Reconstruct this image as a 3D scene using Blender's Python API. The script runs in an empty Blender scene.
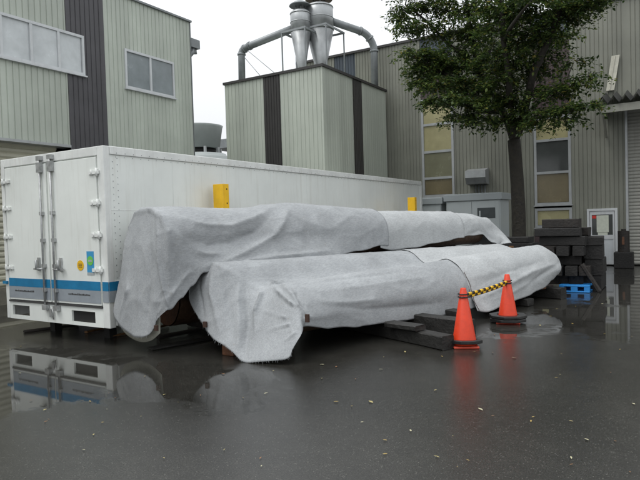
import bpy, bmesh, math, random
from mathutils import Vector, Matrix, noise
from math import sin, cos, pi, sqrt, radians as R
SC = bpy.context.scene
COL = SC.collection
random.seed(7)
# ------------------------------------------------------------------ camera
F = 580.0; EYE = 1.55
def _n(v): return v.normalized()
_v1 = _n(Vector((360, -29, F)))
_v2 = _n(Vector((940, -10, -F))); _v2 = _n(_v2 - _v1 * _v1.dot(_v2))
_up = _n(_v2.cross(_v1))
ROW = [Vector((_v2[i], _v1[i], _up[i])) for i in range(3)]      # camera right, down, forward in world axes
EYEP = Vector((0, 0, EYE))
cam = bpy.data.cameras.new('camera'); cam_o = bpy.data.objects.new('camera', cam); COL.objects.link(cam_o)
m = Matrix.Identity(4)
for r in range(3):
    m[r][0] = ROW[0][r]; m[r][1] = -ROW[1][r]; m[r][2] = -ROW[2][r]; m[r][3] = EYEP[r]
cam_o.matrix_world = m
cam.sensor_width = 36; cam.lens = 36 * F / 640; cam.clip_end = 2000; cam.clip_start = .05
SC.camera = cam_o
# ------------------------------------------------------------------ overcast sky and soft sun
SUN_EL = 62; SUN_AZ = 215
world = bpy.data.worlds.new('World'); SC.world = world; world.use_nodes = True
nt = world.node_tree; nt.nodes.clear()
o_ = nt.nodes.new('ShaderNodeOutputWorld'); bg = nt.nodes.new('ShaderNodeBackground')
sky = nt.nodes.new('ShaderNodeTexSky'); sky.sky_type = 'NISHITA'; sky.sun_disc = False
sky.sun_elevation = R(SUN_EL); sky.sun_rotation = R(SUN_AZ); sky.dust_density = 6; sky.air_density = 1.6
hs = nt.nodes.new('ShaderNodeHueSaturation'); hs.inputs['Saturation'].default_value = .10
cl = nt.nodes.new('ShaderNodeMixRGB'); cl.blend_type = 'MIX'; cl.inputs[0].default_value = .65
cl.inputs[2].default_value = (10.6, 10.9, 11.2, 1)
nt.links.new(sky.outputs[0], hs.inputs['Color']); nt.links.new(hs.outputs[0], cl.inputs[1])
gw = nt.nodes.new('ShaderNodeTexCoord'); sx = nt.nodes.new('ShaderNodeSeparateXYZ'); nt.links.new(gw.outputs['Generated'], sx.inputs[0])
gr = nt.nodes.new('ShaderNodeMapRange'); gr.inputs[1].default_value = 0; gr.inputs[2].default_value = 1; gr.inputs[3].default_value = .80; gr.inputs[4].default_value = 1.55
nt.links.new(sx.outputs['Z'], gr.inputs[0])           # an overcast sky is brighter overhead than at the horizon
mg = nt.nodes.new('ShaderNodeVectorMath'); mg.operation = 'SCALE'; nt.links.new(cl.outputs[0], mg.inputs[0]); nt.links.new(gr.outputs[0], mg.inputs['Scale'])
nt.links.new(mg.outputs[0], bg.inputs[0]); bg.inputs[1].default_value = .13
nt.links.new(bg.outputs[0], o_.inputs[0])
sun = bpy.data.lights.new('sun', 'SUN'); sun.energy = .6; sun.angle = R(20); sun.color = (1, .97, .93)
sun_o = bpy.data.objects.new('sun', sun); COL.objects.link(sun_o)
_a = R(SUN_AZ)
sd = Vector((sin(_a) * cos(R(SUN_EL)), cos(_a) * cos(R(SUN_EL)), sin(R(SUN_EL))))
sun_o.rotation_euler = sd.to_track_quat('Z', 'Y').to_euler()
SC.view_settings.view_transform = 'Standard'; SC.view_settings.look = 'None'
SC.view_settings.gamma = 1; SC.view_settings.use_curve_mapping = False
SC.view_settings.exposure = 0.0

# ------------------------------------------------------------------ helpers
def at(px, py, Y):
    d = ROW[0] * (px - 320) + ROW[1] * (py - 240) + ROW[2] * F
    return EYEP + d * (Y / d.y)
def tag(o, label=None, cat=None, group=None, kind=None):
    if label: o['label'] = label
    if cat: o['category'] = cat
    if group: o['group'] = group
    if kind: o['kind'] = kind
    return o
def empty(name, loc=(0, 0, 0), rz=0):
    o = bpy.data.objects.new(name, None); COL.objects.link(o); o.location = loc
    o.rotation_euler = (0, 0, rz); o.empty_display_size = .2
    return o
class MB:
    def __init__(s): s.v = []; s.f = []; s.smooth = []; s.mi = []; s.cur = 0
    def face(s, idx, sm=False): s.f.append(tuple(idx)); s.smooth.append(sm); s.mi.append(s.cur)
    def quad(s, a, b, c, d, sm=False):
        i = len(s.v); s.v += [Vector(a), Vector(b), Vector(c), Vector(d)]; s.face((i, i+1, i+2, i+3), sm)
    def box(s, lo, hi, rot=None, c=None):
        x0, y0, z0 = lo; x1, y1, z1 = hi
        P = [Vector(p) for p in ((x0,y0,z0),(x1,y0,z0),(x1,y1,z0),(x0,y1,z0),(x0,y0,z1),(x1,y0,z1),(x1,y1,z1),(x0,y1,z1))]
        if rot is not None: P = [c + rot @ (p - c) for p in P]
        i = len(s.v); s.v += P
        for q in ((0,3,2,1),(4,5,6,7),(0,1,5,4),(1,2,6,5),(2,3,7,6),(3,0,4,7)): s.face([i+k for k in q])
        return s
    def obox(s, o, ax, ay, az):           # origin corner and three edge vectors
        o, ax, ay, az = Vector(o), Vector(ax), Vector(ay), Vector(az)
        P = [o, o+ax, o+ax+ay, o+ay, o+az, o+ax+az, o+ax+ay+az, o+ay+az]
        i = len(s.v); s.v += P
        for q in ((0,3,2,1),(4,5,6,7),(0,1,5,4),(1,2,6,5),(2,3,7,6),(3,0,4,7)): s.face([i+k for k in q])
        return s
    def tube(s, pts, rad, n=10, caps=True, sm=True):
        pts = [Vector(p) for p in pts]
        if not isinstance(rad, (list, tuple)): rad = [rad] * len(pts)
        base = len(s.v); ref = None
        for k, p in enumerate(pts):
            t = (pts[min(k+1, len(pts)-1)] - pts[max(k-1, 0)])
            t = t.normalized() if t.length > 1e-9 else Vector((0,0,1))
            if ref is None:
                ref = t.orthogonal().normalized()
            ref = (ref - t * ref.dot(t)).normalized(); b = t.cross(ref)
            for j in range(n):
                a = 2*pi*j/n; s.v.append(p + (ref*cos(a) + b*sin(a)) * rad[k])
        for k in range(len(pts)-1):
            for j in range(n):
                a = base + k*n + j; b_ = base + k*n + (j+1) % n
                s.face((a, b_, b_+n, a+n), sm)
        if caps:
            s.face([base + j for j in range(n)][::-1]); s.face([base + (len(pts)-1)*n + j for j in range(n)])
        return s
    def lathe(s, c, prof, n=24, axis=Vector((0,0,1)), sm=True):
        c = Vector(c); pts = [c + axis*z for r, z in prof]; rad = [r for r, z in prof]
        base = len(s.v); u = axis.orthogonal().normalized(); w = axis.cross(u)
        for p, r in zip(pts, rad):
            for j in range(n):
                a = 2*pi*j/n; s.v.append(p + (u*cos(a)+w*sin(a))*r)
        for k in range(len(pts)-1):
            for j in range(n):
                a = base+k*n+j; b = base+k*n+(j+1) % n
                s.face((a, b, b+n, a+n), sm)
        s.face([base+j for j in range(n)][::-1]); s.face([base+(len(pts)-1)*n+j for j in range(n)])
        return s
    def grid(s, rows, sm=True):
        base = len(s.v); nc = len(rows[0])
        for r in rows: s.v += r
        for i in range(len(rows)-1):
            for j in range(nc-1):
                a = base+i*nc+j; s.face((a, a+1, a+nc+1, a+nc), sm)
        return s
    def build(s, name, mat, parent=None, bevel=0, fixn=True):
        me = bpy.data.meshes.new(name)
        off = Vector(parent_loc(parent)) if parent else Vector((0,0,0))
        me.from_pydata([tuple(v - off) for v in s.v], [], s.f)
        me.polygons.foreach_set('use_smooth', s.smooth)
        mats = mat if isinstance(mat, (list, tuple)) else [mat]
        for mm in mats: me.materials.append(mm)
        if len(mats) > 1: me.polygons.foreach_set('material_index', s.mi)
        if fixn:
            b = bmesh.new(); b.from_mesh(me); bmesh.ops.recalc_face_normals(b, faces=b.faces); b.to_mesh(me); b.free()
        me.update()
        o = bpy.data.objects.new(name, me); COL.objects.link(o)
        if parent: o.parent = parent
        if bevel:
            md = o.modifiers.new('bevel', 'BEVEL'); md.width = bevel; md.segments = 2; md.limit_method = 'ANGLE'; md.angle_limit = R(40)
        return o
def parent_loc(p):
    l = Vector((0,0,0))
    while p is not None: l = l + p.location; p = p.parent
    return l
def copy_tree(o, parent=None):
    c = o.copy(); COL.objects.link(c); c.parent = parent
    for ch in list(o.children): copy_tree(ch, c)
    return c

# ------------------------------------------------------------------ materials
MATS = {}
def mat(name, col, rough=.6, metal=0, var=.12, vscale=3., bump=0, bscale=60., streak=0, streakcol=(.1,.09,.07), spec=.5, var2=None, detail=6):
    if name in MATS: return MATS[name]
    M = bpy.data.materials.new(name); M.use_nodes = True; MATS[name] = M
    t = M.node_tree; N = t.nodes; L = t.links
    b = N['Principled BSDF']; b.inputs['Metallic'].default_value = metal; b.inputs['Roughness'].default_value = rough
    b.inputs['Specular IOR Level'].default_value = spec
    tc = N.new('ShaderNodeTexCoord'); geo = N.new('ShaderNodeNewGeometry')
    nz = N.new('ShaderNodeTexNoise'); nz.inputs['Scale'].default_value = vscale; nz.inputs['Detail'].default_value = detail
    nz.inputs['Roughness'].default_value = .62
    L.new(geo.outputs['Position'], nz.inputs['Vector'])
    rp = N.new('ShaderNodeValToRGB')
    rp.color_ramp.elements[0].position = .3; rp.color_ramp.elements[1].position = .7
    c0 = tuple(max(0, c*(1-var)) for c in col) + (1,); c1 = tuple(min(1, c*(1+var)) for c in col) + (1,)
    if var2: c0 = tuple(var2) + (1,)
    rp.color_ramp.elements[0].color = c0; rp.color_ramp.elements[1].color = c1
    L.new(nz.outputs[0], rp.inputs[0]); out = rp.outputs[0]
    if streak:
        mp = N.new('ShaderNodeMapping'); mp.inputs['Scale'].default_value = (7, 7, .35)
        L.new(geo.outputs['Position'], mp.inputs[0])
        n2 = N.new('ShaderNodeTexNoise'); n2.inputs['Scale'].default_value = 1.6; n2.inputs['Detail'].default_value = 8
        n2.inputs['Roughness'].default_value = .7
        L.new(mp.outputs[0], n2.inputs['Vector'])
        r2 = N.new('ShaderNodeMapRange'); r2.inputs[1].default_value = .52; r2.inputs[2].default_value = .78; r2.inputs[4].default_value = streak
        L.new(n2.outputs[0], r2.inputs[0])
        mx = N.new('ShaderNodeMixRGB'); mx.inputs[2].default_value = tuple(streakcol) + (1,)
        L.new(r2.outputs[0], mx.inputs[0]); L.new(out, mx.inputs[1]); out = mx.outputs[0]
    if 'siding' in name:
        m4 = N.new('ShaderNodeMapping'); m4.inputs['Scale'].default_value = (1.7, 1.7, .012); L.new(geo.outputs['Position'], m4.inputs[0])
        n4 = N.new('ShaderNodeTexNoise'); n4.inputs['Scale'].default_value = 1.4; n4.inputs['Detail'].default_value = 1; L.new(m4.outputs[0], n4.inputs['Vector'])
        r4 = N.new('ShaderNodeMapRange'); r4.inputs[1].default_value = .35; r4.inputs[2].default_value = .65; r4.inputs[3].default_value = .90; r4.inputs[4].default_value = 1.06
        L.new(n4.outputs[0], r4.inputs[0]); x4 = N.new('ShaderNodeMixRGB'); x4.blend_type = 'MULTIPLY'; x4.inputs[0].default_value = 1
        L.new(out, x4.inputs[1]); L.new(r4.outputs[0], x4.inputs[2]); out = x4.outputs[0]
    L.new(out, b.inputs['Base Color'])
    rr = N.new('ShaderNodeMapRange'); rr.inputs[3].default_value = max(.02, rough-.12); rr.inputs[4].default_value = min(1, rough+.12)
    L.new(nz.outputs[0], rr.inputs[0]); L.new(rr.outputs[0], b.inputs['Roughness'])
    if bump:
        n3 = N.new('ShaderNodeTexNoise'); n3.inputs['Scale'].default_value = bscale; n3.inputs['Detail'].default_value = 4
        L.new(geo.outputs['Position'], n3.inputs['Vector'])
        bp = N.new('ShaderNodeBump'); bp.inputs['Strength'].default_value = bump; bp.inputs['Distance'].default_value = .02
        L.new(n3.outputs[0], bp.inputs['Height']); L.new(bp.outputs[0], b.inputs['Normal'])
    return M
m_sage = mat('sage_siding', (.41,.445,.39), .5, var=.08, vscale=1.2, streak=.22, streakcol=(.20,.21,.17), bump=.08, bscale=6)
m_sage2 = mat('pale_sage_siding', (.40,.43,.375), .5, var=.06, vscale=1.1, streak=.15, streakcol=(.26,.28,.24), bump=.08, bscale=6)
m_olive = mat('weathered_siding', (.185,.190,.158), .55, var=.13, vscale=.9, streak=.5, streakcol=(.15,.15,.115), bump=.1, bscale=6)
m_dark = mat('dark_siding', (.066,.064,.07), .5, var=.15, vscale=2)
m_navy = mat('navy_siding', (.045,.060,.078), .5, var=.15, vscale=2, streak=.2)
m_maroon = mat('maroon_siding', (.060,.040,.042), .5, var=.15, vscale=2, streak=.2)
m_trim = mat('dark_trim', (.03,.028,.027), .5)
m_white = mat('white_frame', (.52,.54,.55), .4, var=.08, vscale=4, streak=.2)
m_alu = mat('aluminium_frame', (.36,.375,.38), .4, metal=.3, var=.1, vscale=4, streak=.2)
m_shut = mat('beige_shutter', (.46,.45,.36), .5, var=.08, streak=.2, vscale=1.5)
m_gshut = mat('grey_shutter', (.30,.30,.27), .5, var=.08, streak=.25, vscale=1.5)
m_conc = mat('concrete', (.17,.16,.13), .6, var=.25, vscale=5, bump=.4)
m_truck = mat('truck_white', (.74,.77,.74), .33, var=.06, vscale=1.3, streak=.34, streakcol=(.36,.34,.27), bump=.16, bscale=1.8)
m_truck2 = mat('truck_white_frame', (.70,.72,.70), .4, var=.10, vscale=4, streak=.3, streakcol=(.25,.2,.14))
m_rubber = mat('door_seal', (.05,.05,.05), .6)
m_blue = mat('blue_stripe', (.012,.17,.34), .4, var=.15, vscale=6)
m_grey = mat('grey_stripe', (.27,.30,.33), .4, var=.1, vscale=6)
m_steel = mat('zinc_steel', (.40,.41,.41), .45, metal=.5, var=.25, vscale=14)
m_black = mat('black_void', (.010,.010,.010), .7)
m_galv = mat('galvanised', (.36,.375,.38), .42, metal=.55, var=.16, vscale=3, streak=.35, streakcol=(.2,.2,.2))
m_duct = mat('dark_galvanised', (.20,.215,.22), .45, metal=.4, var=.2, vscale=3)
m_rust = mat('rusty_cap', (.19,.15,.11), .7, var=.3, vscale=5)
m_tower = mat('tower_grey', (.34,.37,.365), .5, var=.06)
m_yellow = mat('yellow_paint', (.80,.47,.012), .5, var=.1, vscale=7, streak=.35, streakcol=(.35,.17,.02))
m_orange = mat('cone_orange', (.62,.042,.009), .42, var=.12, vscale=12, streak=.15, streakcol=(.3,.04,.02))
m_conebase = mat('cone_base_red', (.50,.06,.03), .5, var=.15, vscale=12)
m_rub = mat('black_rubber', (.014,.014,.014), .35, var=.3, vscale=14)
m_pallet = mat('pallet_blue', (.025,.23,.60), .45, var=.12, vscale=9)
m_sleeper = mat('black_sleeper', (.008,.0075,.007), .75, var=.5, vscale=7, bump=.6, bscale=22)
m_sleeper2 = mat('brown_black_sleeper', (.014,.011,.009), .7, var=.5, vscale=7, bump=.6, bscale=22)
m_skid = mat('grey_skid_wood', (.013,.0125,.011), .6, var=.4, vscale=8, bump=.5, bscale=25)
m_plank = mat('orange_plank', (.20,.105,.045), .5, var=.35, vscale=10, bump=.4, bscale=40)
m_rustwood = mat('red_brown_wood', (.105,.042,.018), .5, var=.4, vscale=9, bump=.4, bscale=30)
m_bark = mat('wet_bark', (.020,.017,.012), .8, var=.5, vscale=10, bump=1.0, bscale=18)
m_logbark = mat('log_bark', (.060,.034,.019), .6, var=.5, vscale=6, bump=1., bscale=14)
m_door = mat('door_panel', (.50,.53,.55), .4, var=.08, vscale=4, streak=.2)
m_paper = mat('paper', (.52,.55,.47), .7, var=.1, vscale=12)
m_redlabel = mat('red_label', (.55,.03,.02), .5)
m_cab = mat('cabinet_grey', (.36,.395,.40), .4, var=.05, vscale=2, streak=.15)
m_cabd = mat('cabinet_darker_grey', (.28,.31,.32), .4, var=.05, vscale=2)  # darker grey for the cabinet top covers
m_glass = mat('dark_glass', (.035,.042,.045), .08, var=.3, vscale=2)
m_whiteboard = mat('weathered_white_wood', (.52,.51,.43), .6, var=.15, vscale=6, streak=.3)
m_awn = mat('awning_sheet', (.035,.035,.034), .5, var=.2, vscale=4)
m_awnb = mat('awning_beam', (.30,.30,.26), .5, var=.15, streak=.3)
m_thread = mat('brown_clip', (.045,.022,.015), .6)
def pane_mat(name, col, rough=.25):
    return mat(name, col, rough, var=.18, vscale=1.6, spec=.5)
m_pfrost = pane_mat('frosted_pane', (.50,.53,.54)); m_pyel = pane_mat('yellow_blind_pane', (.33,.305,.165)); m_pbrown = pane_mat('brown_blind_pane', (.15,.125,.07))
m_polive = pane_mat('olive_blind_pane', (.15,.15,.095)); m_pdark = pane_mat('dark_pane', (.055,.06,.058), .12); m_pgrey = pane_mat('grey_pane', (.22,.25,.26))

def fabric_mat(name, col, wet=.15):
    M = bpy.data.materials.new(name); M.use_nodes = True
    t = M.node_tree; N = t.nodes; L = t.links; b = N['Principled BSDF']
    b.inputs['Roughness'].default_value = .85; b.inputs['Specular IOR Level'].default_value = .25
    b.inputs['Sheen Weight'].default_value = 0
    g = N.new('ShaderNodeNewGeometry')
    n1 = N.new('ShaderNodeTexNoise'); n1.inputs['Scale'].default_value = 2.1; n1.inputs['Detail'].default_value = 7; n1.inputs['Roughness'].default_value = .6
    n2 = N.new('ShaderNodeTexNoise'); n2.inputs['Scale'].default_value = 110; n2.inputs['Detail'].default_value = 4
    mp = N.new('ShaderNodeMapping'); mp.inputs['Rotation'].default_value = (0, 0, R(15)); mp.inputs['Scale'].default_value = (40, 7, 40)
    n3 = N.new('ShaderNodeTexNoise'); n3.inputs['Scale'].default_value = 1.6; n3.inputs['Detail'].default_value = 5
    L.new(g.outputs['Position'], mp.inputs[0]); L.new(mp.outputs[0], n3.inputs['Vector'])
    for n in (n1, n2): L.new(g.outputs['Position'], n.inputs['Vector'])
    rp = N.new('ShaderNodeValToRGB'); rp.color_ramp.elements[0].position = .33; rp.color_ramp.elements[1].position = .66
    rp.color_ramp.elements[0].color = tuple(c*(1-wet) for c in col)+(1,); rp.color_ramp.elements[1].color = tuple(c*1.06 for c in col)+(1,)
    L.new(n1.outputs[0], rp.inputs[0])
    mr = N.new('ShaderNodeMapRange'); mr.inputs[1].default_value = .25; mr.inputs[2].default_value = .75; mr.inputs[3].default_value = .88; mr.inputs[4].default_value = 1.10
    L.new(n2.outputs[0], mr.inputs[0])
    mr2 = N.new('ShaderNodeMapRange'); mr2.inputs[1].default_value = .3; mr2.inputs[2].default_value = .7; mr2.inputs[3].default_value = .86; mr2.inputs[4].default_value = 1.08
    L.new(n3.outputs[0], mr2.inputs[0])
    mm = N.new('ShaderNodeMath'); mm.operation = 'MULTIPLY'; L.new(mr.outputs[0], mm.inputs[0]); L.new(mr2.outputs[0], mm.inputs[1])
    mx = N.new('ShaderNodeMixRGB'); mx.blend_type = 'MULTIPLY'; mx.inputs[0].default_value = 1
    L.new(rp.outputs[0], mx.inputs[1]); L.new(mm.outputs[0], mx.inputs[2])
    # small stains and specks of bark
    n4 = N.new('ShaderNodeTexNoise'); n4.inputs['Scale'].default_value = 19; n4.inputs['Detail'].default_value = 7; n4.inputs['Roughness'].default_value = .75
    L.new(g.outputs['Position'], n4.inputs['Vector'])
    ms = N.new('ShaderNodeMapRange'); ms.inputs[1].default_value = .58; ms.inputs[2].default_value = .74; ms.inputs[4].default_value = .5
    L.new(n4.outputs[0], ms.inputs[0])
    m2 = N.new('ShaderNodeMixRGB'); m2.inputs[2].default_value = (.22,.20,.16,1); L.new(ms.outputs[0], m2.inputs[0]); L.new(mx.outputs[0], m2.inputs[1])
    L.new(m2.outputs[0], b.inputs['Base Color'])
    ad = N.new('ShaderNodeMath'); ad.operation = 'ADD'; L.new(n2.outputs[0], ad.inputs[0]); L.new(n3.outputs[0], ad.inputs[1])
    bp = N.new('ShaderNodeBump'); bp.inputs['Strength'].default_value = .22; bp.inputs['Distance'].default_value = .004
    L.new(ad.outputs[0], bp.inputs['Height'])
    n5 = N.new('ShaderNodeTexNoise'); n5.inputs['Scale'].default_value = 11; n5.inputs['Detail'].default_value = 5; n5.inputs['Distortion'].default_value = 1.2
    L.new(g.outputs['Position'], n5.inputs['Vector'])
    bp2 = N.new('ShaderNodeBump'); bp2.inputs['Strength'].default_value = .30; bp2.inputs['Distance'].default_value = .010
    L.new(n5.outputs[0], bp2.inputs['Height']); L.new(bp.outputs[0], bp2.inputs['Normal']); L.new(bp2.outputs[0], b.inputs['Normal'])
    return M
m_fab = fabric_mat('damp_grey_felt', (.325,.34,.35))
m_fab2 = fabric_mat('whiter_felt', (.40,.415,.42), .10)
m_fabin = fabric_mat('old_inner_felt', (.40,.40,.34), .3)

# ------------------------------------------------------------------ ground
def ground_mat():
    M = bpy.data.materials.new('wet_asphalt'); M.use_nodes = True
    t = M.node_tree; N = t.nodes; L = t.links; b = N['Principled BSDF']
    g = N.new('ShaderNodeNewGeometry'); P = g.outputs['Position']
    def noise_(sc, det=6, ro=.6, src=P, dist=0):
        n = N.new('ShaderNodeTexNoise'); n.inputs['Scale'].default_value = sc; n.inputs['Detail'].default_value = det
        n.inputs['Roughness'].default_value = ro; n.inputs['Distortion'].default_value = dist; L.new(src, n.inputs['Vector']); return n.outputs[0]
    def mr(src, a, b_, c, d, smooth=False):
        n = N.new('ShaderNodeMapRange'); n.inputs[1].default_value = a; n.inputs[2].default_value = b_; n.inputs[3].default_value = c; n.inputs[4].default_value = d
        if smooth: n.interpolation_type = 'SMOOTHSTEP'
        L.new(src, n.inputs[0]); return n.outputs[0]
    def mth(op, a, b_):
        n = N.new('ShaderNodeMath'); n.operation = op
        for k, s in enumerate((a, b_)):
            if isinstance(s, (int, float)): n.inputs[k].default_value = s
            else: L.new(s, n.inputs[k])
        return n.outputs[0]
    big = noise_(.35, 6, .62); fine = noise_(95, 5, .75); mid = noise_(6, 6, .65)
    # hollows that hold water, where they lie on this yard
    pud = None
    for (x, y, rx, ry, w) in [(-6.5,3.5,3.1,1.7,.56),(-5.4,4.1,1.6,1.0,.42),(-.9,9.4,2.0,2.2,.53),(-1.0,13.6,2.6,4.6,.52),(-1.9,7.7,.9,.8,.33),(-9.8,5.8,1.2,4,.5),(-.3,16,1.5,2,.4),(-4.4,4.1,2.1,1.1,.47),(-1.6,8.0,.6,.6,.3)]:
        mp = N.new('ShaderNodeMapping'); mp.inputs['Location'].default_value = (-x/rx, -y/ry, 0); mp.inputs['Scale'].default_value = (1/rx, 1/ry, 0)
        L.new(P, mp.inputs[0]); ln = N.new('ShaderNodeVectorMath'); ln.operation = 'LENGTH'; L.new(mp.outputs[0], ln.inputs[0])
        v = mr(ln.outputs['Value'], 0, 1.25, w, 0, True)
        pud = v if pud is None else mth('MAXIMUM', pud, v)
    edge = noise_(1.7, 10, .72, dist=.4)
    h = mth('ADD', pud, edge); wet = mr(h, .70, .80, 0, 1, True)
    col = N.new('ShaderNodeValToRGB'); col.color_ramp.elements[0].position = .3; col.color_ramp.elements[1].position = .72
    col.color_ramp.elements[0].color = (.015,.0148,.013,1); col.color_ramp.elements[1].color = (.034,.033,.029,1)
    L.new(big, col.inputs[0])
    ag = N.new('ShaderNodeMixRGB'); ag.blend_type = 'MULTIPLY'; ag.inputs[0].default_value = 1
    L.new(col.outputs[0], ag.inputs[1]); L.new(mr(fine, .36, .66, .25, 2.0), ag.inputs[2])
    ag2 = N.new('ShaderNodeMixRGB'); ag2.blend_type = 'MULTIPLY'; ag2.inputs[0].default_value = 1
    L.new(ag.outputs[0], ag2.inputs[1]); L.new(mr(mid, .3, .7, .82, 1.15), ag2.inputs[2])
    # pale aggregate specks
    vo = N.new('ShaderNodeTexVoronoi'); vo.inputs['Scale'].default_value = 60; L.new(P, vo.inputs['Vector'])
    sp = mr(vo.outputs['Distance'], .12, .28, .55, 0); sp = mth('MULTIPLY', sp, mr(noise_(27, 3), .46, .60, 0, 1))
    ag3 = N.new('ShaderNodeMixRGB'); ag3.inputs[2].default_value = (.20,.195,.17,1); L.new(sp, ag3.inputs[0]); L.new(ag2.outputs[0], ag3.inputs[1])
    L.new(ag3.outputs[0], b.inputs['Base Color'])
    dry = mr(mth('ADD', mth('MULTIPLY', big, .6), mth('MULTIPLY', mid, .4)), .36, .62, .03, .12)
    rg = N.new('ShaderNodeMix'); L.new(wet, rg.inputs[0]); L.new(dry, rg.inputs[2]); rg.inputs[3].default_value = .025
    L.new(rg.outputs[0], b.inputs['Roughness'])
    hh = mth('ADD', mth('MULTIPLY', fine, .8), mth('MULTIPLY', mid, .5))
    bp = N.new('ShaderNodeBump'); bp.inputs['Distance'].default_value = .0032; L.new(hh, bp.inputs['Height'])
    L.new(mr(wet, 0, 1, .62, .008), bp.inputs['Strength']); L.new(bp.outputs[0], b.inputs['Normal'])
    b.inputs['Specular IOR Level'].default_value = .5
    return M
g_ = MB(); g_.quad((-300,-300,0),(300,-300,0),(300,300,0),(-300,300,0))
tag(g_.build('ground', ground_mat()), kind='structure')

# ------------------------------------------------------------------ ribbed walls
def ribbed(mb, A, B, z0, z1, pitch=.2, dep=.017, w=.016, phase=0., sgn=1, base=0.):
    """vertical ribbed sheet from A to B (plan points); sgn picks the side the grooves cut to; base = distance of A along the whole wall"""
    A = Vector((A[0], A[1])); B = Vector((B[0], B[1])); Ln = (B-A).length; d = (B-A)/Ln; nrm = Vector((d.y, -d.x))*sgn
    xs = [(0, 0)]
    k = math.floor((base+phase)/pitch)
    while True:
        c = k*pitch - base + phase; k += 1
        if c - w > Ln: break
        if c - w <= 0.001: continue
        if c + w >= Ln - .001: break
        xs += [(c-w, 0), (c-w*.35, -dep), (c+w*.35, -dep), (c+w, 0)]
    xs.append((Ln, 0))
    i0 = len(mb.v)
    zt = z1 if callable(z1) else (lambda s: z1)
    for s, o in xs:
        p = A + d*s + nrm*o
        mb.v += [Vector((p.x, p.y, z0)), Vector((p.x, p.y, zt(s)))]
    for j in range(len(xs)-1):
        a = i0+2*j; mb.face((a, a+2, a+3, a+1))
def wall_with_holes(mb, A, B, z0, z1, holes, **kw):
    """holes: (s0,s1,za,zb) along the wall"""
    A = Vector(A); B = Vector(B); Ln = (B-A).length; d = (B-A)/Ln
    cuts = sorted(set(min(Ln, max(0, round(c, 5))) for c in [0, Ln] + [h[0] for h in holes] + [h[1] for h in holes]))
    for s0, s1 in zip(cuts[:-1], cuts[1:]):
        if s1 - s0 < 1e-3: continue
        hs_ = sorted([h for h in holes if h[0] < (s0+s1)/2 < h[1]], key=lambda h: h[2])
        z = z0
        for h in hs_:
            if h[2] > z + .001: ribbed(mb, A+d*s0, A+d*s1, z, h[2], base=s0, **kw)
            z = h[3]
        if z < z1 - .001: ribbed(mb, A+d*s0, A+d*s1, z, z1, base=s0, **kw)
def shutter(mb, A, B, z0, z1, nrm, pitch=.1, dep=.03):
    A = Vector((A[0],A[1],0)); B = Vector((B[0],B[1],0)); nrm = Vector((nrm[0],nrm[1],0)); rows = []; z = z0; k = 0
    while z < z1:
        for (dz, o) in ((0, 0), (.35, dep), (.75, dep)):
            zz = min(z + dz*pitch, z1); rows.append([A + nrm*o + Vector((0,0,zz)), B + nrm*o + Vector((0,0,zz))])
        z += pitch
    rows.append([A + Vector((0,0,z1)), B + Vector((0,0,z1))])
    mb.grid(rows, sm=False)
def window(parent, O, d, nrm, w, z0, z1, splits, panes, fw=.05, dividers='v', depth=.08, fm=None):
    """frame (part) with one pane per sub-part. O plan point of the lower corner, d along, nrm outward."""
    O = Vector((O[0],O[1],0)); d = Vector((d[0],d[1],0)); nrm = Vector((nrm[0],nrm[1],0)); Z = Vector((0,0,1))
    f = MB()
    o = O - nrm*.05 + Z*z0; D = nrm*(depth)
    f.obox(o, d*w, D, Z*fw); f.obox(o+Z*(z1-z0-fw), d*w, D, Z*fw)
    f.obox(o+Z*fw, d*fw, D, Z*(z1-z0-2*fw)); f.obox(o+Z*fw+d*(w-fw), d*fw, D, Z*(z1-z0-2*fw))
    f.obox(O + Z*(z0-.035) - nrm*.02 - d*.03, d*(w+.06), nrm*.09, Z*.033)          # sill flashing
    for s in splits:
        if dividers == 'v': f.obox(o+d*(s-fw*.5)+Z*fw+nrm*.004, d*fw, D*.9, Z*(z1-z0-2*fw))
        else: f.obox(o+Z*(s-z0-fw*.5)+d*fw+nrm*.004, d*(w-2*fw), D*.9, Z*fw)
    fo = f.build('window', fm or m_alu, parent)
    ed = ([fw] + list(splits) + [w-fw]) if dividers == 'v' else ([z0+fw] + list(splits) + [z1-fw])
    for k in range(len(ed)-1):
        p = MB(); pn = panes[k % len(panes)]; off = nrm*(.0 if k % 2 else -.012)
        if dividers == 'v': p.obox(O+off+Z*(z0+fw)+d*(ed[k]+.01), d*(ed[k+1]-ed[k]-.02), -nrm*.01, Z*(z1-z0-2*fw))
        else: p.obox(O+off+Z*(ed[k]+.01)+d*fw, d*(w-2*fw), -nrm*.01, Z*(ed[k+1]-ed[k]-.02))
        p.build('pane', pn, fo)
    return fo

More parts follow.
